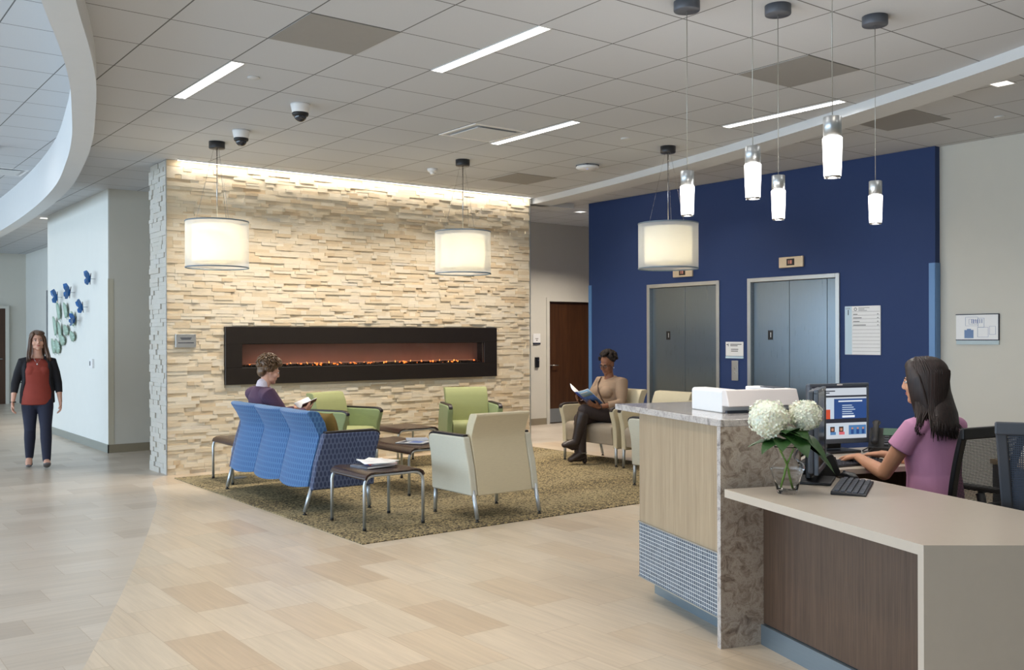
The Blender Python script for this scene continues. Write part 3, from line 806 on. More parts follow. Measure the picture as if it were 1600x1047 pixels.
pend(3.759,3.023,2.375,'glass pendant lamp second from left over the desk, hung large and near')
pend(4.569,3.492,2.378,'glass pendant lamp in the middle of the five over the desk')
pend(3.511,2.409,2.372,'largest looking glass pendant, nearest the viewer')
pend(5.187,3.266,2.375,'rightmost glass pendant lamp, hung lowest in view')
# ------------------------------------------------------------------ rug and seating
rug = MB(); rug.box(3.262,7.93,6.045,10.09,0,.009)
tag(rug.build('rug', MT['rug'], bevel=.003, seg=1), 'large speckled khaki carpet under the seating group', 'rug')
def leg(parent, x,y,z0,x1,y1,r=.0165):
    l = MB().tube([(x,y,z0),(x1,y1,.022)], r, 14).build('leg', MT['leg'], parent, True)
    g = MB().lathe([(0,.0),(.017,.0),(.017,.008),(.009,.012),(.009,.024),(0,.024)],14,(x1,y1,0)).build('glide', MT['glide'], l, True)
    return l
ARM = [(-.275,.200),(.300,.200),(.305,.32),(.312,.42),(.326,.50),(.346,.56),(.357,.60),(.352,.628),(.335,.645),(.30,.652),(-.165,.655),(-.18,.60),(-.235,.42)]
CAP = [(-.15,.652),(.285,.650),(.335,.640),(.353,.620),(.362,.612),(.368,.622),(.360,.645),(.335,.662),(.29,.672),(-.15,.672)]
BACK = [(-.270,.195),(-.252,.32),(-.210,.50),(-.178,.625),(-.180,.66),(-.212,.75),(-.252,.822),(-.248,.836),(-.228,.842),(-.165,.836),(-.150,.826),(-.110,.74),(-.080,.60),(-.06,.44),(-.06,.25),(-.09,.205)]
BACKS = [(-.285,.225),(-.262,.32),(-.215,.50),(-.180,.625),(-.184,.65),(-.222,.73),(-.280,.822),(-.274,.836),(-.252,.842),(-.190,.836),(-.172,.826),(-.120,.74),(-.085,.60),(-.06,.44),(-.06,.25),(-.09,.225)]
SEAT = [(-.07,.30),(-.07,.452),(.18,.462),(.27,.46),(.305,.445),(.322,.415),(.318,.36),(.300,.30),(.296,.235),(.0,.235)]
def side(parent, xo, outer, inner, w=.066, endlegs=True, s=1):
    # s=+1: outer face at +x
    m = MB(); m.prism(ARM, xo-w/2, xo+w/2, 'x')
    p = m.build('arm_panel', outer, parent, bevel=.014, seg=3)
    c = MB().prism(CAP, xo-w*.36, xo+w*.36, 'x').build('arm_cap', MT['armcap'], parent, bevel=.008, seg=2)
    return p
def chair(name, label, loc, rot, w=.67, mats=None, group=None, sides=(1,1)):
    outer, inner, seatm, backm = mats
    t = thing(name, label, 'armchair', (loc[0],loc[1],.009), rot, group)
    h = w/2
    side(t, -h+.033, outer, inner); side(t, h-.033, outer, inner)
    iw = h-.07
    MB().prism(BACK, -iw, iw, 'x').build('backrest', backm, t, bevel=.016, seg=3)
    MB().prism(SEAT, -iw+.002, iw-.002, 'x').build('seat', seatm, t, bevel=.012, seg=3)
    for sx in (-1,1):
        leg(t, sx*(h-.03), .285, .24, sx*(h-.025), .285)
        leg(t, sx*(h-.03), -.255, .24, sx*(h-.03), -.315)
    return t
cream = (MT['cream_daylit'],MT['cream'],MT['taupe'],MT['cream'])
green = (MT['green_daylit'],MT['green'],MT['green'],MT['green'])
chair('armchair','cream armchair seen from behind, standing at the near carpet edge by the plywood table',(4.655,6.495),0,.68,cream)
chair('armchair','cream armchair half hidden behind the left end of the reception counter',(6.965,6.50),0,.70,cream)
chair('armchair','wide cream and taupe armchair the reading woman sits in',(7.69,8.293),PI/2,.93,(MT['cream'],MT['cream'],MT['taupe'],MT['cream']))
chair('armchair','cream armchair facing left next to the reading woman, its back above the counter',(7.69,7.42),PI/2,.68,(MT['cream'],MT['cream'],MT['taupe'],MT['cream']))
chair('armchair','green armchair against the stone wall under the left half of the fireplace',(4.93,9.66),PI+.42,.66,green,'green armchairs by the stone wall')
chair('armchair','green armchair against the stone wall under the right end of the fireplace',(6.58,9.53),PI-.38,.66,green,'green armchairs by the stone wall')
# sofa: faces +X, three scalloped backs
t = thing('sofa','blue patterned three seat sofa with scalloped backs','sofa',(3.73,8.165,.009),-PI/2)
SW = 1.83; H = SW/2
for sx in (-1,1):
    side(t, sx*(H-.033), MT['sofa_shaded'], MT['sofa'])
mw = (SW-.14)/3
for k in range(3):
    x0 = -H+.07+k*mw; rs_ = []
    prof = BACKS; nP = len(prof)
    m = MB(); nx = 10
    for q in range(nx+1):
        u = q/nx; x = x0 + .002 + (mw-.004)*u; bow = .045*(1-(2*u-1)**2)
        ring = []
        for (y,z) in prof:
            yy = y - (bow if y < -.15 and z < .83 else bow*.25)
            zz = z - (.022*(1-(2*u-1)**2) if z < .3 else 0)
            ring.append((x,yy,zz))
        rs_.append(ring[::-1])
    m.rings(rs_)
    m.build('backrest', MT['sofa'], t, bevel=.010, seg=2)
    MB().prism(SEAT, x0+.002, x0+mw-.002, 'x').build('seat', MT['sofa'], t, bevel=.012, seg=3)
for sx in (-1,1):
    leg(t, sx*(H-.04), .255, .24, sx*(H-.035), .27)
    leg(t, sx*(H-.05), -.25, .24, sx*(H-.06), -.312)
def cushion(loc, rot, label, s=.40):
    m = MB(); n=14; vs=[]; fs=[]
    for sd in (1,-1):
        for i in range(n+1):
            for j in range(n+1):
                u,v = i/n*2-1, j/n*2-1
                e = max(abs(u),abs(v)); k = (1-abs(u)**2.6)*(1-abs(v)**2.6)
                pin = 1-.09*(1-abs(u*v))*e**3
                vs.append((u*s/2*(1-.07*(1-v*v)*u*u), sd*.075*k**.6, v*s/2*(1-.07*(1-u*u)*v*v)))
    for sd in (0,1):
        b=sd*(n+1)**2
        for i in range(n):
            for j in range(n):
                f=(b+i*(n+1)+j,b+(i+1)*(n+1)+j,b+(i+1)*(n+1)+j+1,b+i*(n+1)+j+1); fs.append(f[::-1] if sd==0 else f)
    m.add(vs,fs)
    o = m.build('cushion', pm('mustard_fabric',(134,108,50),.85,0,.12,60,None,.3), None, True)
    o.location=loc; o.rotation_euler=rot
    tag(o,label,'cushion'); return o
cushion((3.725,7.535,.645),(.16,.0,-PI/2),'mustard cushion leaning in the near corner of the blue sofa',.36)
# plywood topped tables on tube frames
def table(label, loc, rot, lx, ly, h=.442, name='side_table', group=None, cat='table'):
    t = thing(name, label, cat, (loc[0],loc[1],.009), rot, group)
    h -= .009
    a = lx/2
    # curved top: flat centre with both sides drooping over the tube bends
    prof = []
    R = .075
    up = [(-a+.0, h-.050),(-a+.001,h-.042),(-a+.014,h-.019),(-a+.045,h-.003),(-a+.09,h+.002),(-a+.15,h-.004),(a-.15,h-.004),(a-.09,h+.002),(a-.045,h-.003),(a-.014,h-.019),(a-.001,h-.042),(a-.0,h-.050)]
    lo = [(x*(1-.014/abs(x)) , z-.010) for x,z in up]
    m = MB(); m.prism(up+lo[::-1], -ly/2, ly/2, 'y')
    top = m.build('tabletop', MT['table'], t, bevel=.003, seg=2)
    for sy in (-1,1):
        y = sy*(ly/2-.022); b = a-.006; zt = h-.026
        pts = [(-b,y,.02),(-b,y,zt-.075),(-b+.006,y,zt-.045),(-b+.022,y,zt-.02),(-b+.048,y,zt-.004),(-b+.08,y,zt),(b-.08,y,zt),(b-.048,y,zt-.004),(b-.022,y,zt-.02),(b-.006,y,zt-.045),(b,y,zt-.075),(b,y,.02)]
        l = MB().tube(pts,.0125,12).build('leg_frame', MT['leg'], t, True)
        for sx in (-1,1): MB().lathe([(0,0),(.014,0),(.014,.016),(.013,.022),(0,.022)],12,(sx*b,y,0)).build('glide', MT['glide'], l, True)
    return t
G='bent plywood topped tables with tube legs'
table('square side table in front, with papers on it, beside the blue sofa',(3.742,6.690),0,.525,.575,group=G)
table('longer bent plywood coffee table in the middle with a magazine on it',(4.84,8.10),0,.53,1.05,name='coffee_table',group=G)
table('bent plywood corner table between the two green armchairs',(5.72,9.56),0,.53,.58,group=G)
table('bent plywood side table at the far left end of the sofa by the stone wall',(3.815,9.53),0,.51,.58,group=G)
def sheet(name,label,loc,rot,w,l,th,mat,cat,tilt=(0,0),parts=None,group=None):
    t = thing(name,label,cat,loc,rot,group); t.rotation_euler=(tilt[0],tilt[1],rot)
    MB().box(-w/2,w/2,-l/2,l/2,0,th).build('pages', MT['paper'], t, bevel=.001, seg=1)
    c = MB(); c.box(-w/2-.001,w/2+.001,-l/2-.001,l/2+.001,th,th+.0008); c.box(-w/2-.001,w/2+.001,-l/2-.001,l/2+.001,-.0008,0); c.box(-w/2-.002,-w/2,-l/2,l/2,-.0008,th+.0008)
    c.build('cover', mat, t)
    if parts: parts(t,w,l,th)
    return t
def cover_print(t,w,l,th):
    MB().box(-w*.42,w*.42,l*.2,l*.42,th+.0008,th+.0012).build('masthead', MT['darkink'], t); MB().box(-w*.3,w*.35,-l*.35,l*.1,th+.0008,th+.0012).build('cover_picture', MT['blueink'], t)
TZ=.4435
mag1 = pm('magazine_red',(200,88,52),.4,0,.3,25); mag2 = pm('magazine_grey',(196,200,206),.4,0,.25,18); mag3 = pm('magazine_blue',(140,152,172),.4,0,.4,14)
sheet('magazine','thick magazine with dark cover lying lowest on the front side table',(3.72,6.72,TZ),.15,.27,.22,.014,pm('mag_dark',(88,92,104),.4,0,.4,20),'magazine',parts=cover_print)
sheet('magazine','magazine with orange red edge under the white papers on the front table',(3.80,6.75,TZ+.0158),-.25,.21,.27,.008,mag1,'magazine')
t = thing('loose_papers','loose white papers spread on top of the front side table magazines','papers',(3.765,6.735,TZ+.026),.1)
for k,(dx,dy,r) in enumerate(((0,0,0),(.03,.02,.5),(-.04,-.01,-.35))):
    vs=[];fs=[];n=6
    for i in range(n+1):
        for j in range(n+1):
            u,v=i/n-.5,j/n-.5; x,y=u*.21,v*.28; z=.0025+.004*k+.010*(u*u*4)*(v+.5)
            vs.append((dx+x*math.cos(r)-y*math.sin(r),dy+x*math.sin(r)+y*math.cos(r),z))
    for i in range(n):
        for j in range(n): fs.append((i*(n+1)+j,(i+1)*(n+1)+j,(i+1)*(n+1)+j+1,i*(n+1)+j+1))
    def so(o): q=o.modifiers.new('t','SOLIDIFY'); q.thickness=.0008
    MB().add(vs,fs).build('sheet', MT['paper'], t, True, mods=so)
sheet('magazine','grey white magazine lying on the coffee table',(4.86,7.98,TZ),.6,.21,.28,.006,mag2,'magazine',parts=cover_print)
sheet('magazine','bluish grey magazine overlapping the pale one on the coffee table',(5.00,8.14,TZ+.0075),-.5,.21,.27,.005,mag3,'magazine')
tag(MB().lathe([(0,0),(.075,0),(.075,.006),(.06,.010),(0,.010)],28,(3.80,9.68,.009)).build('floor_outlet', MT['mgrey'], None, True), 'round metal floor outlet in the carpet behind the sofa', 'floor outlet')
# ------------------------------------------------------------------ wall art
def butterfly(y,z,rot,s,label,bird=False):
    t = thing('glass_butterfly', label, 'wall ornament', (3.33,y,z), 0, 'blue glass butterflies')
    m = MB()
    for sg in (-1,1):
        R = Matrix.Rotation(rot,4,'X') @ Matrix.Rotation(sg*.75,4,'Z')
        pts=[(0,.0),(.2,.62),(.55,.95),(.85,.75),(.75,.3),(.5,.02),(.7,-.25),(.62,-.62),(.3,-.72),(.08,-.35)]
        fr=[]; bk=[]
        for (a,b) in pts:
            q=R@Vector((-.02-.12*a*a*s/.1*.1, sg*a*s, b*s)); fr.append((q.x-.055,q.y,q.z)); bk.append((q.x-.049,q.y,q.z))
        n=len(pts); m.add(fr+bk,[tuple(range(n)),tuple(range(n,2*n))[::-1]]+[(i,(i+1)%n,n+(i+1)%n,n+i) for i in range(n)])
    m.build('wing', MT['butter'], t, bevel=.002, seg=1)
    R = Matrix.Rotation(rot,4,'X')
    MB().tube([R@Vector((-.06,0,-.7*s)),R@Vector((-.066,0,0)),R@Vector((-.06,0,.7*s))],[.004,.009,.004],8).build('body', MT['darkink'], t, True)
    MB().tube([(-.06,0,0),(0,0,0)],.0035,6).build('wall_pin', MT['mgrey'], t)
MT['butter'] = pm('glass_blue',(44,98,158),.15,0,.5,25,None,0,.6); MT['leafg'] = pm('glass_leaf',(150,176,160),.3,0,.2,40,None,.3)
butterfly(13.471,2.236,.3,.11,'blue glass butterfly topmost at the right of the group')
butterfly(15.35,2.06,-.1,.12,'blue glass butterfly farthest left of the group')
butterfly(14.578,2.10,.5,.13,'blue glass butterfly with widest spread, second from the top')
butterfly(13.872,1.875,-.3,.11,'blue glass butterfly above the thermostat, right of the leaves')
butterfly(14.30,1.70,.9,.12,'lowest blue glass butterfly beside the pale leaves')
def leafart(y,z,h,w,label,tw):
    t = thing('glass_leaf', label, 'wall ornament', (3.33,y,z), 0, 'pale green glass leaves')
    n=14; vs=[];fs=[]
    for i in range(n+1):
        u=i/n*2-1; ww=w/2*(1-abs(u)**2.4)**.7*(1+.12*math.sin(u*14))
        for j in range(5):
            v=j/4*2-1; vs.append((-.03-.02*(1-v*v)-.01*u, v*ww+tw*u*.03, u*h/2))
    for i in range(n):
        for j in range(4): a=i*5+j; fs.append((a,a+1,a+6,a+5))
    def so(o): q=o.modifiers.new('t','SOLIDIFY'); q.thickness=.005
    MB().add(vs,fs).build('blade', MT['leafg'], t, True, mods=so)
    MB().tube([(-.04,tw*.03,h*.46),(-.035,-.01,0),(-.03,-tw*.03,-h*.46),(-.02,-tw*.1,-h*.62)],.004,6).build('stem', MT['leafg'], t, True)
    MB().tube([(-.045,0,0),(0,0,0)],.004,6).build('wall_pin', MT['mgrey'], t)
for k,(y,z,h,w,tw,lb) in enumerate([(15.43,1.86,.26,.17,.8,'highest leaf on the left'),(14.997,1.86,.22,.20,.6,'narrow leaf in the upper row, second from left'),(14.55,1.73,.20,.18,.4,'leaf touching the lowest butterfly'),(15.66,1.64,.28,.16,.9,'long leaf at the left edge, middle height'),(15.35,1.55,.28,.16,.7,'long leaf right of the left edge one'),(14.98,1.575,.15,.28,.3,'small round leaf in the middle row'),(14.60,1.485,.14,.27,.3,'small round leaf nearest the thermostat'),(15.20,1.43,.15,.30,.3,'round leaf below the middle row'),(15.76,1.34,.22,.26,.5,'lowest leaf, at bottom left'),(15.50,1.33,.20,.28,.4,'lower leaf beside the bottom left one')]):
    leafart(y,z,h,w,'pale green glass leaf ornament, '+lb,tw)
# ------------------------------------------------------------------ reception desk, frame: x = inward (v), y = away along the front (p)
DO = (3.492,3.0); DR = math.atan2(-.32,.947); CD,SD_ = math.cos(DR), math.sin(DR)
def D(v,p,z=0): return (DO[0]+v*CD-p*SD_, DO[1]+v*SD_+p*CD, z)
t = thing('transaction_counter','tall granite topped reception counter with pale wood front and grey mosaic band','counter',D(0,0),DR)
MB().box(.0,.50,.0,1.172,1.034,1.067).build('counter_top', MT['granite'], t, bevel=.002, seg=1)
MB().box(.0,.43,.0,.030,0,1.034).build('end_panel', MT['granite_p'], t, label='brown veined granite end panel')
MB().box(-.0008,0,.0,.030,0,1.034).build('panel_edge', MT['granite'], t)
MB().box(.035,.42,.03,.925,.43,1.034).build('front_panel', MT['ltwood'], t, label='pale vertical grained wood panel')
MB().box(.028,.42,.03,.915,.130,.43).build('mosaic_band', MT['mosaic'], t, label='grey mosaic tile band with white grout')
MB().box(.022,.03,.03,.92,.427,.433).box(.022,.03,.03,.92,.124,.130).build('metal_trim', MT['frame'], t)
MB().box(.16,.40,.03,.99,0,.125).build('toe_kick', MT['kick'], t, label='blue grey metal toe kick')
MB().box(.40,.46,.03,1.14,.0,1.034).build('back_panel', MT['ltwood'], t)
t = thing('reception_desk','low beige desk with waterfall end and dark wood front beside the granite panel','desk',D(0,0),DR)
W = .75; TH=.037
EP=-1.31
m = MB()
m.prism([(0,-.035),(.435,-.035),(.435,.0),(.50,.03),(.83,.03),(.84,-.9),(.84,EP-.272),(0,EP+.028)], W-TH, W)
# the end is cut slightly off square like in the room
m.build('desktop', MT['solid'], t)
MB().prism([(0,EP),(0,EP+.028),(.84,EP-.272),(.84,EP-.30)],0,W).build('waterfall_end', MT['solid'], t)
MB().prism([(.23,-.0),(.25,-.0),(.25,EP-.05),(.23,EP-.05)],.10,W-TH).build('front_panel', MT['dkwood'], t, label='dark brown laminate front panel')
MB().prism([(.215,-.0),(.26,-.0),(.26,EP-.05),(.215,EP-.05)],0,.095).build('toe_kick', MT['kick'], t, label='blue grey metal plinth')
MB().box(.24,.26,.0,.35,0,W-TH).build('inner_panel', MT['dkwood'], t)
t2 = thing('staff_worktop','beige worktop behind the tall counter under the lit monitor','desk',D(0,0),DR)
m = MB(); m.prism([(.50,.34),(.50,1.15),(.60,1.15),(1.95,1.15),(1.95,.60),(1.35,.34)],.72,.75)
m.build('desktop', MT['solid'], t2, bevel=.0015, seg=1)
MB().prism([(.50,.034),(.50,.335),(.72,.335),(.72,.034)],.72,.75).build('link_piece', MT['solid'], t2)
MB().box(.55,1.93,1.12,1.14,.3,.72).build('modesty_panel', MT['dkwood'], t2)
for vv in (.56,1.88): MB().box(vv,vv+.03,.70,1.12,0,.72).build('leg', MT['dkwood'], t2)
# credenza seen through the mesh chair
t = thing('filing_pedestal','dark low filing cabinet behind the mesh chairs','cabinet',D(2.15,-.35),DR)
MB().box(0,.5,0,.9,0,.70).build('body', MT['dgrey'], t); MB().box(-.01,.51,-.01,.91,.70,.73).build('top', MT['ltwood'], t)
for k in range(3): 
    dd = MB().box(.02,.48,-.014,0,.03+.22*k,.23+.22*k).build('drawer', MT['dgrey'], t); MB().box(.2,.3,-.022,-.014,.18+.22*k,.19+.22*k).build('handle', MT['chrome'], dd)
# printer on the counter
t = thing('printer','white low printer with an open top tray on the granite counter','printer',D(.215,.300,1.067),DR+.0)
PW,PL,PH=.42,.36,.118
m = MB(); m.prism([(0,0),(.0,.10),(.0,PH-.01),(.01,PH),(.09,PH),(.09,PH-.03),(.33,PH-.03),(.33,PH),(.42,PH),(.42,0)],.05,PL,'y')
m.build('body', MT['white'], t, bevel=.008, seg=2)
MB().prism([(0.0,0.0),(.05,.0),(.05,.05)],0,.01,'z')
m = MB(); m.prism([(.05,.035),(.05,PH),(.012,PH),(-.02,.035)][::1],.0,PW,'x'); m.build('front_cover', pm('printer_cover',(226,218,214),.4,0,.02,10), t, bevel=.006, seg=2)
MB().box(.1,.32,.09,.30,PH-.029,PH-.02).build('paper_tray', MT['dgrey'], t)
MB().box(.02,.40,.03,PL-.02,-.0,.012).build('foot', MT['dgrey'], t)
MB().box(.335,.40,.09,.22,PH-.001,PH+.004).build('control_panel', MT['dgrey'], t)
# vase + flowers
VZ=.7505; VP=D(.20,-.235,VZ)
t = thing('glass_vase','clear glass vase half full of water on the beige desktop','vase',VP)
out=[(0,0),(.040,0),(.044,.006),(.046,.014),(.058,.06),(.073,.10),(.078,.115),(.074,.135),(.055,.150),(.040,.158),(.038,.168),(.046,.19),(.056,.208),(.058,.213)]
inn=[(.055,.213),(.052,.206),(.043,.19),(.034,.168),(.036,.156),(.052,.147),(.070,.133),(.0745,.115),(.070,.10),(.054,.06),(.041,.018),(0,.014)]
MB().lathe(out+inn,36,closed=False).build('vessel', m_glass('vase_glass',(1,1,1),0,1.22), t, True)
MB().lathe([(0,.015),(.0405,.0185),(.0535,.06),(.0695,.10),(.0738,.112),(0,.112)],36,closed=False).build('water', m_glass('water',(.98,.99,.99),0,1.12), t, True)
MT['stemg']=pm('stem_green',(112,150,60),.45,0,.1,60); MT['leafd']=pm('leaf_green',(44,80,34),.4,0,.25,30,None,.3); MT['petal']=pm('petal_cream',(240,240,222),.6,0,.08,50)
MT['petal'].node_tree.nodes['Principled BSDF'].inputs['Subsurface Weight'].default_value=.15
rp = random.Random(5)
def petal_head(parent, c, r, rz):
    m = MB(); n_=460; c=Vector(c)
    m.ell(c,(r*.93,r*.93,rz*.93),18,12); f1=rp.uniform(0,6)
    for k in range(n_):
        ph=math.acos(1-2*(k+.5)/n_); th=PI*(1+5**.5)*k
        d_=Vector((math.sin(ph)*math.cos(th),math.sin(ph)*math.sin(th),math.cos(ph)))
        pos=c+Vector((d_.x*r,d_.y*r,d_.z*rz))*(rp.uniform(.90,1.03)+.10*math.sin(5*d_.x+f1)*math.cos(6*d_.z+4*d_.y))
        q=d_.to_track_quat('Z','Y').to_matrix()@Matrix.Rotation(rp.random()*6,3,'Z')@Matrix.Rotation(rp.uniform(-.75,.75),3,'X')
        for j in range(4):
            a=j*PI/2; s_=rp.uniform(.0065,.0095)
            P=[(0,0,0),(.45*s_,.5*s_,.12*s_),(0,1.1*s_,.30*s_),(-.45*s_,.5*s_,.12*s_)]
            R=Matrix.Rotation(a,3,'Z'); m.add([pos+q@(R@Vector(p)) for p in P],[(0,1,2,3)])
    return m.build('flower_head', MT['petal'], parent, False)
def hleaf(m, base, dirv, L, w, droop):
    n=8; base=Vector(base); d_=Vector(dirv).normalized(); s_=d_.cross(Vector((0,0,1))).normalized(); up=s_.cross(d_)
    vs=[];fs=[]
    for i in range(n+1):
        u=i/n; ww=w*math.sin(PI*min(u**.8,1))**.8*(1 if u<1 else 0)+.001
        c=base+d_*L*u - Vector((0,0,1))*droop*u*u*L
        for j in range(5):
            v=j/4*2-1; vs.append(c+s_*v*ww+up*(abs(v)*.25*ww+.002*math.sin(i*2.1+j)))
    for i in range(n):
        for j in range(4): a=i*5+j; fs.append((a,a+1,a+6,a+5))
    m.add(vs,fs)
def hydrangea(label, base, mid, head, r, rz, leaves):
    t = thing('hydrangea', label, 'flower', VP, 0, None)
    MB().tube([base,mid,(head[0]*.75+mid[0]*.25,head[1]*.75+mid[1]*.25,mid[2]*.35+head[2]*.65),head],[.0045,.0045,.004,.004],8).build('stem', MT['stemg'], t, True)
    petal_head(t, head, r, rz)
    for (b,d_,L,w,dr) in leaves:
        m = MB(); hleaf(m,b,d_,L*1.18,w*1.25,dr); m.build('leaf', MT['leafd'], t, True)
# view-right vector ~ (.797,-.604)
def VR(a,b,z): return (.797*a+.604*b, -.604*a+.797*b, z)
hydrangea('larger white hydrangea head on the left of the glass vase', VR(.025,.01,.02), VR(.0,0,.13), VR(-.085,-.01,.335), .088,.085,
   [(VR(-.02,0,.23),VR(-1,.1,.15),.13,.035,.3),(VR(-.01,0,.24),VR(-.3,-.8,.3),.12,.04,.6),(VR(0,0,.25),VR(.1,-.6,.5),.12,.045,.9),(VR(-.02,0,.24),VR(-.7,-.5,.1),.12,.035,.5),(VR(-.01,.0,.25),VR(-.1,.6,.5),.13,.05,.5),(VR(-.01,-.01,.25),VR(-.15,-.5,.9),.13,.05,.7)])
hydrangea('smaller white hydrangea head on the right of the glass vase', VR(-.028,.0,.02), VR(.0,0,.13), VR(.085,.01,.350), .072,.068,
   [(VR(.02,0,.24),VR(1,-.2,.3),.125,.045,.9),(VR(.03,0,.25),VR(.7,-.6,.3),.14,.045,.9),(VR(.0,0,.25),VR(.4,-.7,.6),.13,.05,.6),(VR(.02,0,.27),VR(.6,.5,.3),.12,.04,.4),(VR(.01,-.01,.26),VR(.25,-.9,.1),.12,.045,.7),(VR(.01,-.01,.25),VR(.5,-.4,.8),.14,.055,.9),(VR(.02,0,.23),VR(.9,-.5,.0),.16,.05,.7)])
# monitors
def monitor(label, loc, rot, w, h, z0, screen=None, tilt=0):
    t = thing('monitor', label, 'monitor', loc, rot)
    # screen faces local -y
    fr = MB(); b=.018
    fr.box(-w/2,w/2,-.02,.0,z0,z0+b+.012); fr.box(-w/2,w/2,-.02,0,z0+h-b,z0+h); fr.box(-w/2,-w/2+b,-.02,0,z0+b,z0+h-b); fr.box(w/2-b,w/2,-.02,0,z0+b,z0+h-b)
    fr.build('bezel', MT['bezel'], t, bevel=.003, seg=1)
    MB().box(-w/2+.004,w/2-.004,0,.03,z0+.004,z0+h-.004).build('back_shell', MT['dgrey'], t, bevel=.01, seg=2)
    s = MB().box(-w/2+b-.001,w/2-b+.001,-.0165,-.006,z0+b,z0+h-b).build('screen', MT['scr'] if screen else MT['scr_off'], t)
    MB().box(-.05,.05,.03,.055,.02,z0+h*.55).build('stand', MT['black'], t, bevel=.004, seg=1)
    MB().box(-.12,.12,-.07,.10,0,.016).build('base', MT['black'], t, bevel=.006, seg=2)
    MB().box(-.02,.02,-.021,-.0195,z0+h-.012,z0+h-.004).build('webcam_label', MT['white'], t)
    if screen: screen(s,w,h,z0,b)
    return t
MT['scr']=emis('screen_page',tuple(s2l((196,203,212))),1.0); MT['scr_off']=pm('screen_dark',(26,28,34),.15,0,.05,5)
def se(name,c,st=.5): return emis(name,tuple(s2l(c)),1.0)
SE={'navy':se('screen_navy',(34,70,130),.6),'dark':se('screen_dark_bar',(30,34,48),.4),'orange':se('screen_orange',(200,74,44),.5),'skin':se('screen_skin',(190,130,105),.45),'teal':se('screen_teal',(74,120,170),.5),'pink':se('screen_pink',(210,100,110),.5),'white':se('screen_white',(225,232,240),.6),'brown':se('screen_hair',(60,36,30),.4),'pale':se('screen_pale',(190,205,220),.5)}
def page(s,w,h,z0,b):
    x0,x1=-w/2+b,w/2-b; zb,zt=z0+b+.012,z0+h-b; W_=x1-x0; H_=zt-zb; y=-.0170
    def r(name,mat,a,c,d_,e,dy=0):
        MB().box(x0+a*W_,x0+c*W_,y-dy-.0004,y-dy,zb+d_*H_,zb+e*H_).build(name,mat,s)
    r('top_bar',SE['dark'],0,1,.965,1)
    r('page_logo',SE['dark'],.03,.085,.86,.93); r('page_title',SE['dark'],.10,.42,.90,.92); r('page_title',SE['dark'],.10,.32,.865,.885)
    r('menu_bar',SE['dark'],0,1,.79,.825)
    r('banner',SE['navy'],.0,1,.38,.76)
    r('banner_photo',SE['pale'],.0,.40,.38,.76,.0004); r('banner_footer',SE['dark'],0,1,.30,.38)
    r('photo_coat',SE['orange'],.12,.33,.38,.56,.0009); r('photo_face',SE['skin'],.17,.25,.56,.68,.0009); r('photo_hair',SE['white'],.165,.26,.66,.73,.0012); r('photo_coat',SE['brown'],.02,.10,.38,.6,.0009); r('photo_face',SE['skin'],.03,.09,.58,.68,.0012)
    r('banner_heading',SE['white'],.48,.92,.70,.725,.0004)
    for k in range(5): r('banner_line',SE['pale'],.55,.55+.18+.03*(k%3),.625-.04*k,.64-.04*k,.0004)
    r('banner_button',SE['white'],.55,.78,.40,.44,.0004)
    for k,(a,c) in enumerate(((.03,.24),(.29,.62),(.67,.99))):
        r('thumbnail',SE['pale'] if k<2 else SE['teal'],a,c,.07,.25)
        if k<2:
            for j in range(k+1):
                q=a+.04+.16*j; r('thumbnail_hair',SE['brown'],q,q+.08,.12,.23,.0006); r('thumbnail_face',SE['skin'],q+.02,q+.06,.15,.2,.0010); r('thumbnail_shirt',(SE['teal'],SE['pink'])[j],q,q+.10,.075,.13,.0010)
        else:
            for j in range(3): r('thumbnail_shirt',SE['navy'],a+.04+.1*j,a+.09+.1*j,.08,.17,.0006); r('thumbnail_face',SE['skin'],a+.05+.1*j,a+.08+.1*j,.17,.205,.0008)
monitor('lit computer monitor showing a web page, facing the receptionist',D(1.39,.98,.75),DR+.02,.435,.365,.055,page)
monitor('dark computer monitor seen nearly edge on behind the flower vase',(4.010,2.835,.75),.512,.36,.40,.055)
# phones
def phone(label,loc,rot,sc=1):
    t = thing('desk_phone',label,'phone',loc,rot); t.scale=(sc,sc,sc)
    m = MB(); m.prism([(-.10,.0),(.08,.0),(.10,.02),(.06,.115),(.045,.12),(-.11,.03)],-.10,.10,'x')
    b_ = m.build('body', MT['black'], t, bevel=.006, seg=2)
    def on(u,v,dz=0):  # point on sloping face; v along slope 0..1
        return (u,-.11+v*.155,.03+v*.09+dz)
    m = MB(); m.loft([(on(-.066,.02,.028),.022,.016),(on(-.066,.2,.038),.015,.011),(on(-.066,.8,.038),.015,.011),(on(-.066,.98,.028),.022,.016)],(1,0,0),14); m.build('handset', MT['black'], t, True)
    R_=Matrix.Rotation(math.atan2(.09,.155),4,'X')
    def slab(name,mat,u0,u1,v0,v1,th=.004):
        q=MB(); q.T=Matrix.Translation(on(0,0))@R_; L=.18
        q.box(u0,u1,v0*L,v1*L,0,th); return q
    slab('screen',None,-.03,.085,.6,.95,.004).build('display', pm('lcd_green',(96,124,108),.2,0,.03,5), t)
    q=MB(); q.T=Matrix.Translation(on(0,0))@R_
    for i in range(4):
        for j in range(3): q.box(-.02+.03*j,-.0+.03*j,.02+.022*i,.034+.022*i,0,.006)
    q.build('keypad', MT['dgrey'], t)
    MB().prism([(.02,0),(.11,0),(.08,.10),(.06,.10)],-.07,.07,'x').build('foot_stand', MT['black'], t)
    MB().tube([(-.1,-.02,.02),(-.13,-.06,.004),(-.12,-.12,.004),(-.09,-.13,.012),(-.07,-.1,.03)],.003,6).build('cord', MT['black'], t, True)
    return t
phone('black desk phone beside the mouse, seen from its end',D(.70,.24,.75),DR-1.9,.95)
phone('black desk phone with green display in front of the receptionist',D(1.72,.92,.75),DR-.75,1.15)
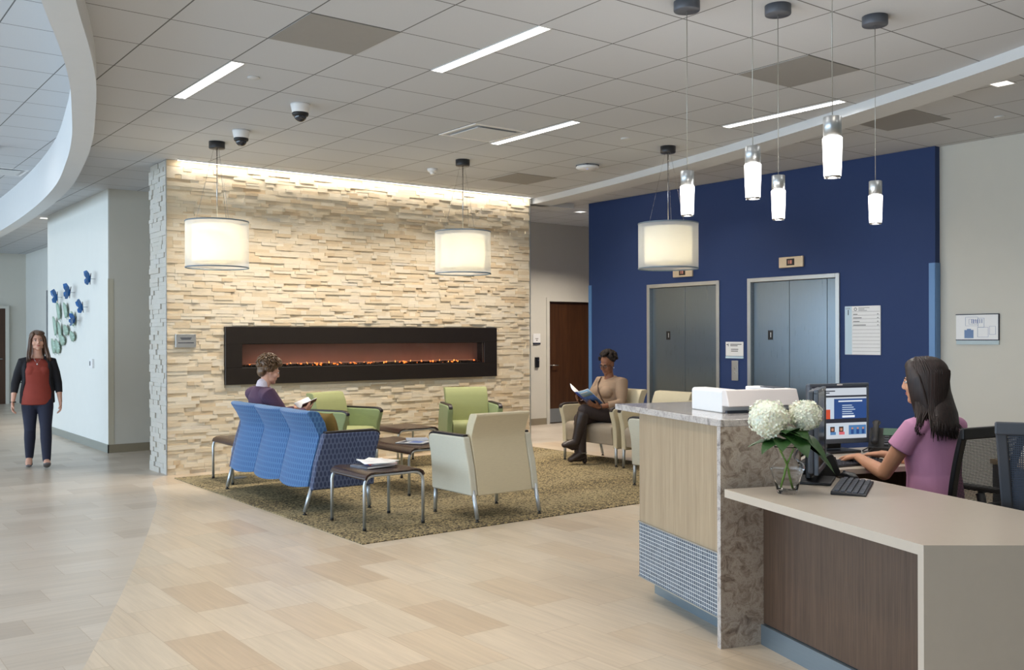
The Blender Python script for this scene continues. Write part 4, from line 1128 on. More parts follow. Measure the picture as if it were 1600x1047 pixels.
def keyboard(label,loc,rot,w=.36,l=.135):
    t = thing('keyboard',label,'keyboard',loc,rot)
    MB().prism([(-l/2,0),(l/2,0),(l/2,.018),(-l/2,.008)],-w/2,w/2,'x').build('case', MT['black'], t, bevel=.003, seg=1)
    q=MB(); nk=15
    for i in range(5):
        for j in range(nk):
            y=-l/2+.012+i*(l-.02)/5; x=-w/2+.008+j*(w-.016)/nk; z=.009+.010*(i/5)
            if i==0 and 3<j<9: 
                if j==4: q.box(x,x+5*(w-.016)/nk-.003,y,y+.018,z,z+.006)
                continue
            q.box(x,x+(w-.016)/nk-.006,y,y+.0175,z,z+.006)
    q.build('keycaps', MT['dgrey'], t)
    return t
keyboard('black keyboard on the near desktop beside the vase',D(.567,-.218,.75),DR+.82,.45,.15)
keyboard('black keyboard under the receptionist hands',D(1.14,.50,.75),DR+.12,.42,.15)
t = thing('computer_mouse','black computer mouse on the desktop behind the near keyboard','mouse',D(.735,.035,.75),DR)
MB().loft([((0,-.05,.012),.022,.012),((0,-.02,.018),.032,.019),((0,.02,.018),.031,.018),((0,.052,.010),.022,.010)],(1,0,0),16).build('body', MT['black'], t, True)
MB().lathe([(0,0),(.006,0),(.006,.006),(0,.006)],12,(0,.03,.033)).build('scroll_wheel', MT['dgrey'], t)
MB().tube([(0,.06,.008),(.03,.10,.003),(-.04,.16,.003),(-.02,.2,.003)],.002,6).build('cable', MT['black'], t, True)
tag(MB().tube([D(.45,-.02,.754),D(.50,-.06,.754),D(.47,.02,.754),D(.56,.03,.754),D(.60,-.02,.754),D(.66,.05,.754)],.0025,6).build('cable', MT['black'], None, True),'loose black cable on the desktop behind the vase','cable')
# dark tilted screen panel behind printer
t = thing('card_terminal','small dark tilted terminal standing between printer and flowers','terminal',D(.56,.42,.75),DR-.9)
MB().box(-.05,.05,-.04,.04,0,.012).box(-.015,.015,-.01,.01,.012,.30).build('stand', MT['black'], t)
q=MB(); q.T=Matrix.Translation((0,0,.33))@Matrix.Rotation(.25,4,'X'); q.box(-.08,.08,-.012,.008,-.09,.09); q.build('tablet', MT['dgrey'], t, bevel=.004, seg=1)
# mesh chairs
MT['mesh1']=m_mesh('mesh_black',(22,20,22),.006,.56); MT['mesh2']=m_mesh('mesh_blue_grey',(62,72,88),.0075,.45,0)
def task_chair(label,loc,rot,framem,meshm,z0=.60,z1=1.05,w=.50):
    t = thing('task_chair',label,'office chair',loc,rot)
    # faces local +y, back at -y
    def by(z): return -.24-.10*((z-z0)/(z1-z0))**1.5
    zs=[z0+(z1-z0)*k/8 for k in range(9)]; g=w/2
    def hw(z): return g*(.86+.14*(z-z0)/(z1-z0))
    pts=[(hw(z),by(z),z) for z in zs]+[( (hw(z1)-.02),by(z1),z1+.012),(-(hw(z1)-.02),by(z1),z1+.012)]+[(-hw(z),by(z),z) for z in zs[::-1]]
    vs=[]; m=MB()
    for sx in (-1,1):
        m.prism([(by(z)-.018,z) for z in zs]+[(by(z)+.012,z) for z in zs[::-1]], sx*0, .001,'x') if False else None
        rs_=[[ (sx*(hw(z)-.045),by(z)-.012,z),(sx*hw(z),by(z)-.012,z),(sx*hw(z),by(z)+.014,z),(sx*(hw(z)-.045),by(z)+.014,z)] for z in zs]
        if sx<0: rs_=[r[::-1] for r in rs_]
        m.rings(rs_)
    m.box(-hw(z1),hw(z1),by(z1)-.012,by(z1)+.014,z1-.05,z1+.006); m.box(-hw(z0),hw(z0),by(z0)-.012,by(z0)+.014,z0-.02,z0+.04)
    m.build('back_frame', framem, t, bevel=.008, seg=2)
    m=MB(); m.strip([(-(hw(z)-.04),by(z),z) for z in zs],[((hw(z)-.04),by(z),z) for z in zs]); m.build('mesh_back', meshm, t)
    MB().tube([(0,-.05,.40),(0,-.22,.44),(0,-.28,.56),(0,-.25,.68)],.022,10).build('back_spine', MT['black'], t, True)
    MB().box(-.24,.24,-.22,.24,.43,.50).build('seat', pm('seat_fabric_black',(34,34,38),.9,0,.1,60), t, bevel=.025, seg=3)
    MB().lathe([(0,.10),(.03,.10),(.03,.28),(.022,.28),(.022,.43),(0,.43)],16).build('gas_lift', MT['black'], t, True)
    for k in range(5):
        a=k*2*PI/5; ca,sa=math.cos(a),math.sin(a)
        l=MB().tube([(0,0,.12),(ca*.28,sa*.28,.075)],[.024,.015],8).build('base_leg', MT['black'], t, True)
        MB().ell((ca*.28,sa*.28,.03),(.03,.03,.03),12,8).build('caster', MT['black'], l, True)
    for sx in (-1,1):
        MB().tube([(sx*.22,-.05,.45),(sx*.28,-.05,.50),(sx*.29,-.05,.64)],.016,8).build('arm_post', MT['black'], t, True)
        MB().box(sx*.29-.04,sx*.29+.04,-.17,.09,.64,.665).build('armrest', MT['black'], t, bevel=.01, seg=2)
    return t
CH1=(4.76,2.655,0)
task_chair('black mesh task chair the receptionist sits in',CH1,DR+.18,MT["black"],MT["mesh1"],.58,1.012,.52)
task_chair('blue grey mesh task chair at the right edge, nearest the viewer',(4.585,1.99,0),DR-.78,MT['dgrey'],MT['mesh2'],.58,1.08,.50)
# ------------------------------------------------------------------ people. local frame: x = person's right, y = forward, z up
V3 = Vector
def lerp(a,b,t): return V3(a)*(1-t)+V3(b)*t
def hand_geo(m, w, d_, pn, side, S=1, curl=.5, spread=.10, grip=None):
    # w wrist, d_ direction of the hand, pn palm normal (direction the palm faces), side=+1 thumb on d x pn side
    d_=V3(d_).normalized(); pn=V3(pn); pn=(pn-d_*pn.dot(d_)).normalized(); s_=d_.cross(pn)*side
    w=V3(w)
    m.loft([(w-d_*.02,.026*S,.019*S),(w+d_*.015*S,.029*S,.018*S),(w+d_*.05*S,.038*S,.016*S),(w+d_*.085*S,.040*S,.013*S)], s_, 14)
    Ls=[.070,.078,.073,.058]
    for k in range(4):
        off=(1.5-k)*.0205*S
        b=w+d_*.082*S+s_*off
        dd=(d_+s_*spread*(1.5-k)*.5).normalized()
        p=[b-dd*.02*S]; cur=b; p.append(cur); ang=0
        for j,fr in enumerate((.45,.32,.23)):
            ang+=curl*(.55,.75,.5)[j]
            v=dd*math.cos(ang)+pn*math.sin(ang); cur=cur+v*Ls[k]*fr*S; p.append(cur)
        rr=[.0095,.0095,.0088,.0082,.0068] if k<3 else [.0085,.0082,.0076,.007,.006]
        m.loft([(q,r_*S,r_*S) for q,r_ in zip(p,rr)],s_,8)
    b=w+d_*.02*S+s_*.026*S
    t1=b+(d_*.55+s_*.65+pn*.25).normalized()*.035*S; t2=t1+(d_*.85+s_*.25+pn*(.25+curl*.4)).normalized()*.032*S; t3=t2+(d_*.9+pn*(.2+curl*.5)).normalized()*.024*S
    m.loft([(b-d_*.01,.014*S,.014*S),(t1,.0125*S,.0125*S),(t2,.0105*S,.0105*S),(t3,.008*S,.008*S)],pn,8)
def head_geo(m, H, S=1, fem=True):
    def P(x,y,z): return H @ V3((x*S,y*S,z*S))
    R3=H.to_3x3()
    def E(c,r,n=18,mm=12): m.ell(P(*c),tuple(q*S for q in r),n,mm,R3)
    E((0,-.015,.040),(.073,.092,.078),22,14)
    E((0,.022,-.015),(.061,.070,.085),22,14)
    E((0,.040,-.062),(.046,.045,.045)); E((0,.062,-.092),(.024 if fem else .03,.024,.02))
    for sx in (-1,1):
        E((sx*.038,.050,-.028),(.026,.030,.03)); E((sx*.036,.030,-.070),(.021,.035,.024))
        E((sx*.028,.074,.025),(.024,.013,.008))
        E((sx*.073,-.004,-.005),(.007,.017,.028),12,8); E((sx*.076,-.010,.004),(.005,.018,.022),12,8)
        E((sx*.0085,.094,-.030),(.0065,.009,.0065),10,8)
    m.loft([(P(0,.084,.020),.007*S,.010*S),(P(0,.092,.0),.0075*S,.011*S),(P(0,.103,-.022),.0085*S,.010*S),(P(0,.099,-.030),.008*S,.008*S)],R3@V3((1,0,0)),10)
    E((0,.079,-.052),(.022,.012,.0055),12,8); E((0,.078,-.062),(.019,.012,.0065),12,8); E((0,.070,-.045),(.026,.016,.012),12,8)
def face_parts(t, H, S, lip, brow, iris=(60,42,30), closed=False):
    R3=H.to_3x3()
    def P(x,y,z): return H @ V3((x*S,y*S,z*S))
    for sx in (-1,1):
        e=MB().ell(P(sx*.030,.0790,.004),(.0115*S,.0095*S,.0062*S),12,8,R3).build('eye', MT['eyew'], t, True)
        MB().ell(P(sx*.030,.0870,.0035),(.0052*S,.0028*S,.0052*S),10,8,R3).build('iris', MT['iris'], e, True)
        MB().loft([(P(sx*.018,.0885,.0225),.002*S,.003*S),(P(sx*.032,.0885,.0275),.0022*S,.0034*S),(P(sx*.048,.079,.022),.0012*S,.002*S)],(0,1,0),8).build('eyebrow', brow, t, True)
        MB().loft([(P(sx*.018,.0875,.009),.0012*S,.0014*S),(P(sx*.030,.0905,.0115),.0014*S,.0016*S),(P(sx*.043,.083,.008),.0012*S,.0014*S)],(0,1,0),6).build('eyelash', MT['black'], t, True)
    MB().ell(P(0,.0835,-.0525),(.0205*S,.0095*S,.0038*S),14,8,R3).ell(P(0,.0825,-.0600),(.017*S,.0098*S,.0046*S),14,8,R3).build('lips', lip, t, True)
def person(name,label,loc,rotz,J,skin,S=1,fem=True,vox=.0055,lip=None,brow=None,torso=None):
    t = thing(name,label,'person',loc,rotz)
    H = Matrix.Translation(V3(J['head'])) @ Matrix.Rotation(J.get('yaw',0),4,'Z') @ Matrix.Rotation(J.get('pitch',0),4,'X') @ Matrix.Rotation(J.get('tilt',0),4,'Y')
    m = MB()
    head_geo(m,H,S,fem)
    nb=V3(J['neck']); hc=V3(J['head'])
    m.loft([(nb+V3((0,0,-.03)),.075*S,.06*S),(nb,.058*S,.054*S),(lerp(nb,hc,.45),.050*S,.052*S),(H@V3((0,-.005,-.04)),.050*S,.055*S)],(1,0,0),16)
    sh=[V3(q) for q in J['sh']]; hip=[V3(q) for q in J['hip']]
    xr=(sh[1]-sh[0]).normalized()
    pel=(hip[0]+hip[1])/2; ch=V3(J['chest']); wa=V3(J['waist'])
    m.loft([(pel+V3((0,0,-.03)),.15*S,.10*S),(pel+V3((0,0,.04)),.155*S,.105*S),(wa,.125*S,.09*S),(ch,.145*S,.10*S),((sh[0]+sh[1])/2+V3((0,0,-.03)),.15*S,.075*S),((sh[0]+sh[1])/2+V3((0,0,.02)),.09*S,.055*S)],xr,20)
    for k in (0,1):
        e=V3(J['el'][k]); w=V3(J['wr'][k])
        m.loft([(lerp(sh[k],(sh[0]+sh[1])/2,.3),.045*S,.045*S),(sh[k],.046*S,.046*S),(lerp(sh[k],e,.4),.045*S,.047*S),(e,.036*S,.038*S)],(0,1,0),14)
        m.loft([(e,.038*S,.037*S),(lerp(e,w,.3),.039*S,.036*S),(lerp(e,w,.75),.028*S,.026*S),(w,.025*S,.021*S)],(0,1,0),14)
        hd=J['hand'][k]; hand_geo(m,w,hd[0],hd[1],hd[2],S*.95 if fem else S,hd[3])
        kn=V3(J['kn'][k]); an=V3(J['an'][k]); toe=V3(J['toe'][k])
        m.loft([(hip[k],.088*S,.092*S),(lerp(hip[k],kn,.35),.080*S,.084*S),(lerp(hip[k],kn,.8),.060*S,.062*S),(kn,.053*S,.055*S)],(1,0,0),16)
        m.loft([(kn,.054*S,.055*S),(lerp(kn,an,.3),.054*S,.058*S),(lerp(kn,an,.75),.038*S,.040*S),(an,.033*S,.036*S)],(1,0,0),16)
        m.loft([(an+(an-toe).normalized()*.03,.028*S,.03*S),(an,.032*S,.035*S),(lerp(an,toe,.6),.040*S,.024*S),(toe,.034*S,.016*S)],(1,0,0),12)
    m.build('body', skin, t, True, mods=remesh(vox,3))
    face_parts(t,H,S,lip,brow)
    return t,H
def cloth(name, mat, t, vox=.006, sm=4, label=None):
    m = MB()
    def fin(): return m.build(name, mat, t, True, mods=remesh(vox,sm), label=label)
    return m, fin
def limb(m, pts, ref=(1,0,0), n=18, e0=None, e1=None): m.loft(pts,ref,n,True,e0,e1)
MT['eyew']=pm('eye_white',(225,220,215),.2,0,.02,10); MT['iris']=pm('iris_brown',(48,34,26),.15,0,.1,60)
SK1=m_skin('skin_light',(206,158,136)); SK2=m_skin('skin_brown',(128,84,60)); SK3=m_skin('skin_tan',(202,150,120))
LP1=pm('lips_rose',(176,92,88),.4,0,.05,30); LP2=pm('lips_plum',(120,66,60),.4,0,.05,30)
HR1=m_hair('hair_chestnut',(58,40,30),(112,82,62)); HR2=m_hair('hair_light_brown',(66,46,28),(118,88,58),(40,40,20)); HR3=m_hair('hair_black_curly',(20,15,13),(48,36,30),(60,60,60),.95); HR4=m_hair('hair_dark_auburn',(19,12,11),(50,31,27),(110,110,3),.5)
def strands(t, mat, H, paths, rad, name='hair_strand'):
    m = MB()
    for p in paths: m.tube([H@V3(q) for q in p],[rad*.8]+[rad]*(len(p)-2)+[rad*.25],5)
    return m.build(name, mat, t, True)
rh = random.Random(21)
# ---- A: walking woman
fA=V3((-.19,-.98,0)); rzA=math.atan2(fA.y,fA.x)-PI/2
J=dict(head=(0,.015,1.425),yaw=-.0+.12,pitch=.02,tilt=.04,neck=(0,0,1.27),chest=(0,.01,1.10),waist=(0,0,.95),
 sh=[(-.158,-.005,1.19),(.158,-.005,1.19)],el=[(-.212,-.02,.945),(.222,-.03,.945)],wr=[(-.235,.05,.735),(.245,.04,.745)],
 hand=[((-.02,.14,-1),(1,.2,0),-1,.55),((.05,.16,-1),(-1,.3,0),1,.6)],
 hip=[(-.078,0,.80),(.078,0,.80)],kn=[(-.085,.13,.44),(.075,.03,.43)],an=[(-.092,.17,.085),(.082,-.13,.10)],toe=[(-.098,.30,.075),(.09,-.01,.03)])
pA,HA=person('person','woman in rust blouse and black cardigan walking down the hallway',(2.33,11.95,0),rzA,J,SK1,.95,True,.0055,LP1,HR1)
JA=J
m,fin=cloth('blouse',pm('rust_blouse',(138,54,42),.85,0,.10,14,None,.25),pA)
limb(m,[((0,.015,.715),.168,.128),((0,.015,.78),.162,.128),((0,.008,.95),.142,.108),((0,.015,1.08),.150,.125),((0,.005,1.165),.145,.098),((0,0,1.205),.11,.075),((0,.0,1.225),.07,.062)],n=28,e0=.012,e1=.01)
for sx in (-1,1): m.ell((sx*.062,.085,1.09),(.06,.05,.06),16,10)
fin()
m,fin=cloth('cardigan',pm('black_knit',(26,25,30),.9,0,.1,60,None,.3),pA)
for k,sx in enumerate((-1,1)):
    s0,e,w=[V3(J[q][k]) for q in ('sh','el','wr')]
    limb(m,[(s0+V3((-sx*.055,0,.006)),.056,.052),(s0+V3((-sx*.006,0,-.004)),.061,.057),(lerp(s0,e,.5),.050,.050),(e,.044,.045),(lerp(e,w,.5),.038,.036)],(0,1,0),e1=.006)
    limb(m,[((sx*.158,-.035,.73),.024,.085),((sx*.150,-.03,.85),.026,.088),((sx*.122,-.02,1.0),.030,.100),((sx*.122,-.012,1.12),.038,.108),((sx*.112,-.012,1.19),.042,.078),((sx*.082,-.012,1.228),.028,.050)],(1,0,0),e0=.008)
limb(m,[((0,-.085,.72),.14,.035),((0,-.08,.95),.13,.035),((0,-.075,1.12),.14,.035),((0,-.05,1.232),.09,.03)],e0=.008)
fin()
m,fin=cloth('jeans',pm('dark_denim',(34,37,56),.85,0,.15,80,None,.2),pA)
limb(m,[((0,0,.73),.135,.10),((0,0,.82),.140,.10)],n=24)
for k in (0,1):
    h,kn,an=[V3(J[q][k]) for q in ('hip','kn','an')]
    limb(m,[(h+V3((0,0,.02)),.088,.095),(lerp(h,kn,.35),.085,.088),(lerp(h,kn,.85),.064,.066),(kn,.060,.062),(lerp(kn,an,.3),.060,.062),(lerp(kn,an,.7),.050,.052),(lerp(kn,an,.96),.043,.046)])
fin()
for k in (0,1):
    an,toe=V3(J['an'][k]),V3(J['toe'][k]); d_=(toe-an).normalized()
    m,fin=cloth('shoe',pm('grey_flat_shoe',(96,92,92),.5,0,.1,30),pA,.005)
    dn=V3((0,0,-1)) if k else V3((0,-.25,-.95))
    limb(m,[(an+dn*.055-d_*.035,.028,.022),(an+dn*.052+d_*.03,.036,.024),(lerp(an,toe,.7)+dn*.018,.041,.022),(toe+dn*.004+d_*.012,.030,.015)]); fin()
# hair
m,fin=cloth('hair',HR1,pA,.005,3)
S=.95
def hp(x,y,z): return HA@V3((x*S,y*S,z*S))
R3=HA.to_3x3()
m.ell(hp(0,-.028,.052),(.080,.088,.078),20,14,R3)
m.ell(hp(-.02,.02,.088),(.062,.062,.036),18,12,R3)
for sx in (-1,1):
    limb(m,[(hp(sx*.045,.045,.085),.02,.03),(hp(sx*.074,.03,.03),.015,.032),(hp(sx*.080,.015,-.05),.017,.036),(hp(sx*.088,.015,-.11),.020,.038),(hp(sx*.098,.03,-.165),.022,.036),(hp(sx*.10,.05,-.205),.014,.024)],(1,0,0),14)
limb(m,[(hp(0,-.07,.03),.075,.035),(hp(0,-.075,-.06),.078,.032),(hp(0,-.07,-.12),.085,.03),(hp(0,-.075,-.18),.08,.02)],(1,0,0),18)
fin()
ps=[]
for k in range(60):
    sx=rh.choice((-1,1)); o1=rh.uniform(-.025,.03); o2=rh.uniform(-.012,.012)
    ps.append([(sx*(.03+rh.random()*.02),.03+o1,.105),(sx*(.078+o2*.4),.02+o1,.04),(sx*(.085+o2),.01+o1,-.05),(sx*(.098+o2),.015+o1,-.12),(sx*(.106+o2),.035+o1,-.17),(sx*(.104+o2*2),.05+o1,-.21-rh.random()*.03)])
strands(pA,HR1,HA,ps,.0045)
MB().tube([(.055,.06,1.262),(.03,.098,1.22),(0,.125,1.17),(-.03,.098,1.22),(-.055,.06,1.262)],.0016,6).ell((0,.128,1.165),(.008,.004,.010),10,8).build('necklace', MT['chrome'], pA, True)
w=V3(J['wr'][1]); MB().lathe([(.028,-.006),(.033,-.006),(.033,.006),(.028,.006),(.028,-.006)],20,tuple(w),closed=False).build('bracelet', MT['black'], pA, True)
# ---- B: seated man, faces +X
J=dict(head=(0,.085,1.135),yaw=-.10,pitch=-.26,neck=(0,.03,.985),chest=(0,.02,.80),waist=(0,.03,.63),
 sh=[(-.185,.0,.925),(.185,.0,.925)],el=[(-.235,.16,.69),(.235,.16,.69)],wr=[(-.13,.40,.755),(.10,.40,.755)],
 hand=[((.4,.9,.25),(.7,-.1,.7),-1,.5),((-.4,.9,.25),(-.7,-.1,.7),1,.5)],
 hip=[(-.09,.02,.53),(.09,.02,.53)],kn=[(-.12,.45,.51),(.12,.45,.51)],an=[(-.12,.47,.10),(.12,.47,.10)],toe=[(-.12,.62,.04),(.12,.62,.04)])
pB,HB=person('person','man in purple sweater reading on the blue sofa',(3.635,8.73,0),-PI/2,J,SK1,1.0,False,.0055,LP1,HR2)
MP=pm('purple_knit',(82,58,80),.9,0,.10,70,None,.35)
m,fin=cloth('sweater',MP,pB)
limb(m,[((0,.03,.50),.168,.135),((0,.03,.63),.168,.132),((0,.03,.78),.178,.135),((0,.01,.90),.182,.112),((0,.01,.955),.13,.085),((0,.015,.985),.08,.07)],n=28,e0=.02,e1=.01)
for k,sx in enumerate((-1,1)):
    s0,e,w=[V3(J[q][k]) for q in ('sh','el','wr')]
    limb(m,[(s0+V3((-sx*.06,0,.005)),.07,.068),(s0,.078,.074),(lerp(s0,e,.5),.067,.065),(e,.060,.058),(lerp(e,w,.5),.052,.048),(lerp(e,w,.92),.036,.034)],(0,1,0))
fin()
m,fin=cloth('shirt_collar',pm('check_collar',(206,196,206),.8,0,.25,120),pB,.004)
limb(m,[((0,.015,.978),.068,.062),((0,.02,1.015),.060,.058)]); 
for sx in (-1,1): limb(m,[((sx*.02,.075,1.0),.02,.008),((sx*.045,.085,.965),.016,.006)],(1,0,0),10)
fin()
m,fin=cloth('trousers',pm('grey_trousers',(70,72,84),.85,0,.1,40,None,.2),pB)
limb(m,[((0,.0,.50),.15,.11),((0,.01,.58),.15,.11)])
for k in (0,1):
    h,kn,an=[V3(J[q][k]) for q in ('hip','kn','an')]
    limb(m,[(h,.095,.09),(lerp(h,kn,.5),.088,.082),(kn+V3((0,-.01,0)),.068,.066)]); limb(m,[(kn,.066,.066),(lerp(kn,an,.5),.062,.062),(an+V3((0,0,.02)),.055,.058)])
fin()
for k in (0,1):
    an,toe=V3(J['an'][k]),V3(J['toe'][k])
    m,fin=cloth('shoe',pm('brown_shoe',(64,46,38),.4,0,.1,30),pB,.005); limb(m,[(an+V3((0,-.04,-.055)),.036,.03),(an+V3((0,.03,-.055)),.042,.032),(toe+V3((0,-.03,0)),.046,.026),(toe+V3((0,.02,-.005)),.038,.022)]); fin()
m,fin=cloth('hair',HR2,pB,.005,2)
def hp(x,y,z): return HB@V3((x,y,z))
R3=HB.to_3x3()
m.ell(hp(0,-.030,.066),(.093,.104,.090),20,14,R3); m.ell(hp(0,.035,.110),(.074,.064,.042),18,12,R3); m.ell(hp(0,-.068,-.005),(.07,.045,.065),18,12,R3)
for sx in (-1,1): m.ell(hp(sx*.072,-.02,.03),(.016,.05,.045),14,10,R3); m.ell(hp(sx*.05,.06,.088),(.028,.035,.03),12,8,R3)
fin()
ps=[]
for k in range(330):
    ph=rh.uniform(0,1.75); th=rh.uniform(0,2*PI)
    d_=V3((math.sin(ph)*math.cos(th),math.sin(ph)*math.sin(th),math.cos(ph)))
    if d_.y>.45 and d_.z<.55: continue
    b=V3((d_.x*.094,d_.y*.101-.022,d_.z*.094+.060)); tg=V3((rh.uniform(-.6,.6),rh.uniform(-.2,1.0),-.5)); tg=(tg-d_*tg.dot(d_)).normalized()
    L=rh.uniform(.03,.06)
    ps.append([b,b+tg*L*.4+d_*.010,b+tg*L*.75+d_*.012,b+tg*L+d_*.003])
strands(pB,HR2,HB,ps,.0055,'hair_tuft')
# ---- C: reading woman, faces -X, legs crossed
J=dict(head=(0,.055,1.135),yaw=.18,pitch=-.30,neck=(0,.03,.985),chest=(0,.035,.82),waist=(0,.05,.66),
 sh=[(-.185,.0,.925),(.185,.0,.925)],el=[(-.25,.08,.70),(.25,.10,.70)],wr=[(-.12,.315,.655),(.135,.36,.70)],
 hand=[((.25,.85,.35),(.6,.1,.8),-1,.45),((-.30,.75,.4),(-.7,-.1,.7),1,.45)],
 hip=[(-.09,.0,.53),(.09,.0,.53)],kn=[(-.02,.44,.62),(.05,.44,.52)],an=[(.05,.50,.255),(.03,.43,.135)],toe=[(.10,.63,.23),(.05,.58,.065)])
pC,HC=person('person','woman in tan sweater with glasses reading a magazine, legs crossed',(7.72,8.27,0),PI/2,J,SK2,1.0,True,.0055,LP2,HR3)
m,fin=cloth('sweater',pm('tan_knit',(150,126,104),.85,0,.08,60,None,.3),pC)
limb(m,[((0,.03,.53),.185,.145),((0,.045,.64),.185,.160),((0,.045,.76),.180,.150),((0,.04,.85),.185,.145),((0,.01,.925),.180,.110),((0,.01,.965),.12,.08),((0,.015,.985),.085,.072)],n=28,e0=.02,e1=.01)
for k,sx in enumerate((-1,1)):
    m.ell((sx*.078,.145,.815),(.085,.07,.075),18,12)
    s0,e,w=[V3(J[q][k]) for q in ('sh','el','wr')]
    limb(m,[(s0+V3((-sx*.06,0,.0)),.072,.07),(s0,.074,.072),(lerp(s0,e,.5),.070,.066),(e,.062,.059),(lerp(e,w,.55),.048,.045)],(0,1,0),e1=.006)
fin()
m,fin=cloth('trousers',pm('brown_trousers',(52,42,42),.8,0,.1,40,None,.2),pC)
limb(m,[((0,-.01,.50),.165,.125),((0,.0,.60),.165,.125)])
for k in (0,1):
    h,kn,an=[V3(J[q][k]) for q in ('hip','kn','an')]
    limb(m,[(h,.10,.098),(lerp(h,kn,.5),.095,.088),(kn,.072,.072)]); limb(m,[(kn,.068,.068),(lerp(kn,an,.5),.056,.058)])
fin()
BT=pm('dark_brown_boot',(52,42,40),.35,0,.12,30,None,.2)
for k in (0,1):
    kn,an,toe=[V3(J[q][k]) for q in ('kn','an','toe')]
    m,fin=cloth('boot',BT,pC,.005)
    ax=(kn-an).normalized(); ft=(toe-an).normalized()
    limb(m,[(lerp(an,kn,.88),.074,.076),(lerp(an,kn,.6),.070,.072),(lerp(an,kn,.28),.056,.059),(an,.050,.054)])
    dn=-ax*.06
    limb(m,[(an-ft*.03+dn*.9,.034,.034),(an+ft*.03+dn*.85,.040,.036),(toe-ft*.04+dn*.25,.044,.028),(toe+dn*.05,.034,.022)])
    limb(m,[(an,.050,.052),(lerp(an,toe,.5),.052,.044),(toe,.044,.032)])
    hh=an-ft*.035+dn*1.3
    limb(m,[(hh,.028,.028),(hh-ax*.035,.027,.027)]); fin()
    if k: 
        MB().tube([an+V3((.05*math.cos(a),.06*math.sin(a),.0)) for a in [q*2*PI/16 for q in range(17)]],.006,6).build('boot_buckle', MT['chrome'], pC, True)
m,fin=cloth('hair',HR3,pC,.006,1)
def hp(x,y,z): return HC@V3((x,y,z))
R3=HC.to_3x3()
m.ell(hp(0,-.030,.055),(.080,.088,.072),20,14,R3)
for k in range(190):
    ph=rh.uniform(0,1.6); th=rh.uniform(0,2*PI)
    d_=V3((math.sin(ph)*math.cos(th),math.sin(ph)*math.sin(th),math.cos(ph)))
    if d_.y>.5 and d_.z<.62: continue
    r=rh.uniform(.010,.017); m.ell(hp(d_.x*.100,d_.y*.106-.030,d_.z*.100+.062),(r*1.1,r*1.1,r*1.1),8,6)
for k in range(90):
    v=V3((rh.gauss(0,1),rh.gauss(0,1),rh.gauss(0,1))).normalized()*rh.uniform(.3,1)
    m.ell(hp(v.x*.066,-.118+v.y*.055,.055+v.z*.066),(.016,.016,.016),8,6)
fin()
g=MB()
for sx in (-1,1):
    g.tube([HC@V3((sx*.031+.021*math.cos(a),.1005-abs(math.cos(a))*.002,.003+.017*math.sin(a))) for a in [q*2*PI/18 for q in range(19)]],.0019,6)
    g.tube([HC@V3((sx*.052,.098,.006)),HC@V3((sx*.074,.055,.010)),HC@V3((sx*.078,-.005,.008))],.0019,6)
g.tube([HC@V3((-.010,.100,.006)),HC@V3((0,.103,.009)),HC@V3((.010,.100,.006))],.0018,6)
g.build('glasses', MT['black'], pC, True)
for sx in (-1,1): MB().ell(HC@V3((sx*.080,-.002,-.040)),(.006,.006,.006),10,8).build('earring', MT['white'], pC, True)
MB().tube([(.09,.07,.985),(.055,.155,.92),(.0,.205,.83),(-.05,.195,.74),(-.11,.17,.66),(-.17,.10,.58)],.0075,8).build('bag_strap', pm('strap_brown',(70,48,40),.6,0,.1,30), pC, True)
w=lerp(J['el'][0],J['wr'][0],.93); MB().tube([w+V3((.032*math.cos(a),0,.030*math.sin(a))) for a in [q*2*PI/16 for q in range(17)]],.005,6).build('bracelet', MT['black'], pC, True)
# magazine held by C (world placement)
def open_mag(name,label,loc,rz,tilt,open_,w,l,covm,art=None,cat='magazine'):
    t=thing(name,label,cat,loc,rz); t.rotation_euler=(tilt[0],tilt[1],rz)
    for sg,nm in ((-1,'left'),(1,'right')):
        m=MB(); n=8; vs=[]; fs=[]
        for i in range(n+1):
            u=i/n; x=sg*w*u; z=-abs(math.sin(open_))*w*u*1.0+.012*math.sin(u*PI)
            xx=x*math.cos(open_)
            vs+= [(xx,-l/2,-z),(xx,l/2,-z)]
        for i in range(n): fs.append((2*i,2*i+1,2*i+3,2*i+2))
        def so(o): q=o.modifiers.new('t','SOLIDIFY'); q.thickness=.004; q.offset=0; q.use_rim=True
        m.add(vs,fs); pg=m.build('page_block', MT['paper'], t, True, mods=so)
        m=MB(); m.add([(x*1.01,y*1.01,z-.0032) for x,y,z in vs],fs); 
        def so2(o): q=o.modifiers.new('t','SOLIDIFY'); q.thickness=.0008; q.offset=0
        c=m.build('cover', covm, t, True, mods=so2)
        if art: art(c,sg,w,l,open_)
    return t
covC=pm('cover_blue',(66,104,178),.35,0,.08,8)
def artC(c,sg,w,l,o_):
    m=MB(); 
    def q(u0,u1,v0,v1,dz=.0045):
        P=[]
        for u,v in ((u0,v0),(u1,v0),(u1,v1),(u0,v1)): P.append((sg*w*u*math.cos(o_),v*l,abs(math.sin(o_))*w*u-.012*math.sin(u*PI)-dz))
        return P
    def add(name,mat,*rects):
        m=MB()
        for r in rects:
            P=q(*r); P2=[(x,y,z-.0006) for x,y,z in P]; m.add(P+P2,[(0,1,2,3),(7,6,5,4),(0,4,5,1),(1,5,6,2),(2,6,7,3),(3,7,4,0)])
        m.build(name,mat,c)
    add('cover_picture',pm('cover_photo',(150,186,216),.35,0,.25,25),(.12,.95,-.1,.40)); add('cover_building',pm('cover_dark',(56,84,128),.35,0,.3,60),(.25,.85,-.30,-.12),(.3,.5,-.1,.12))
Rv=V3((.797,-.604,0)); Fv=V3((.604,.797,0)); Uv=V3((0,0,1))
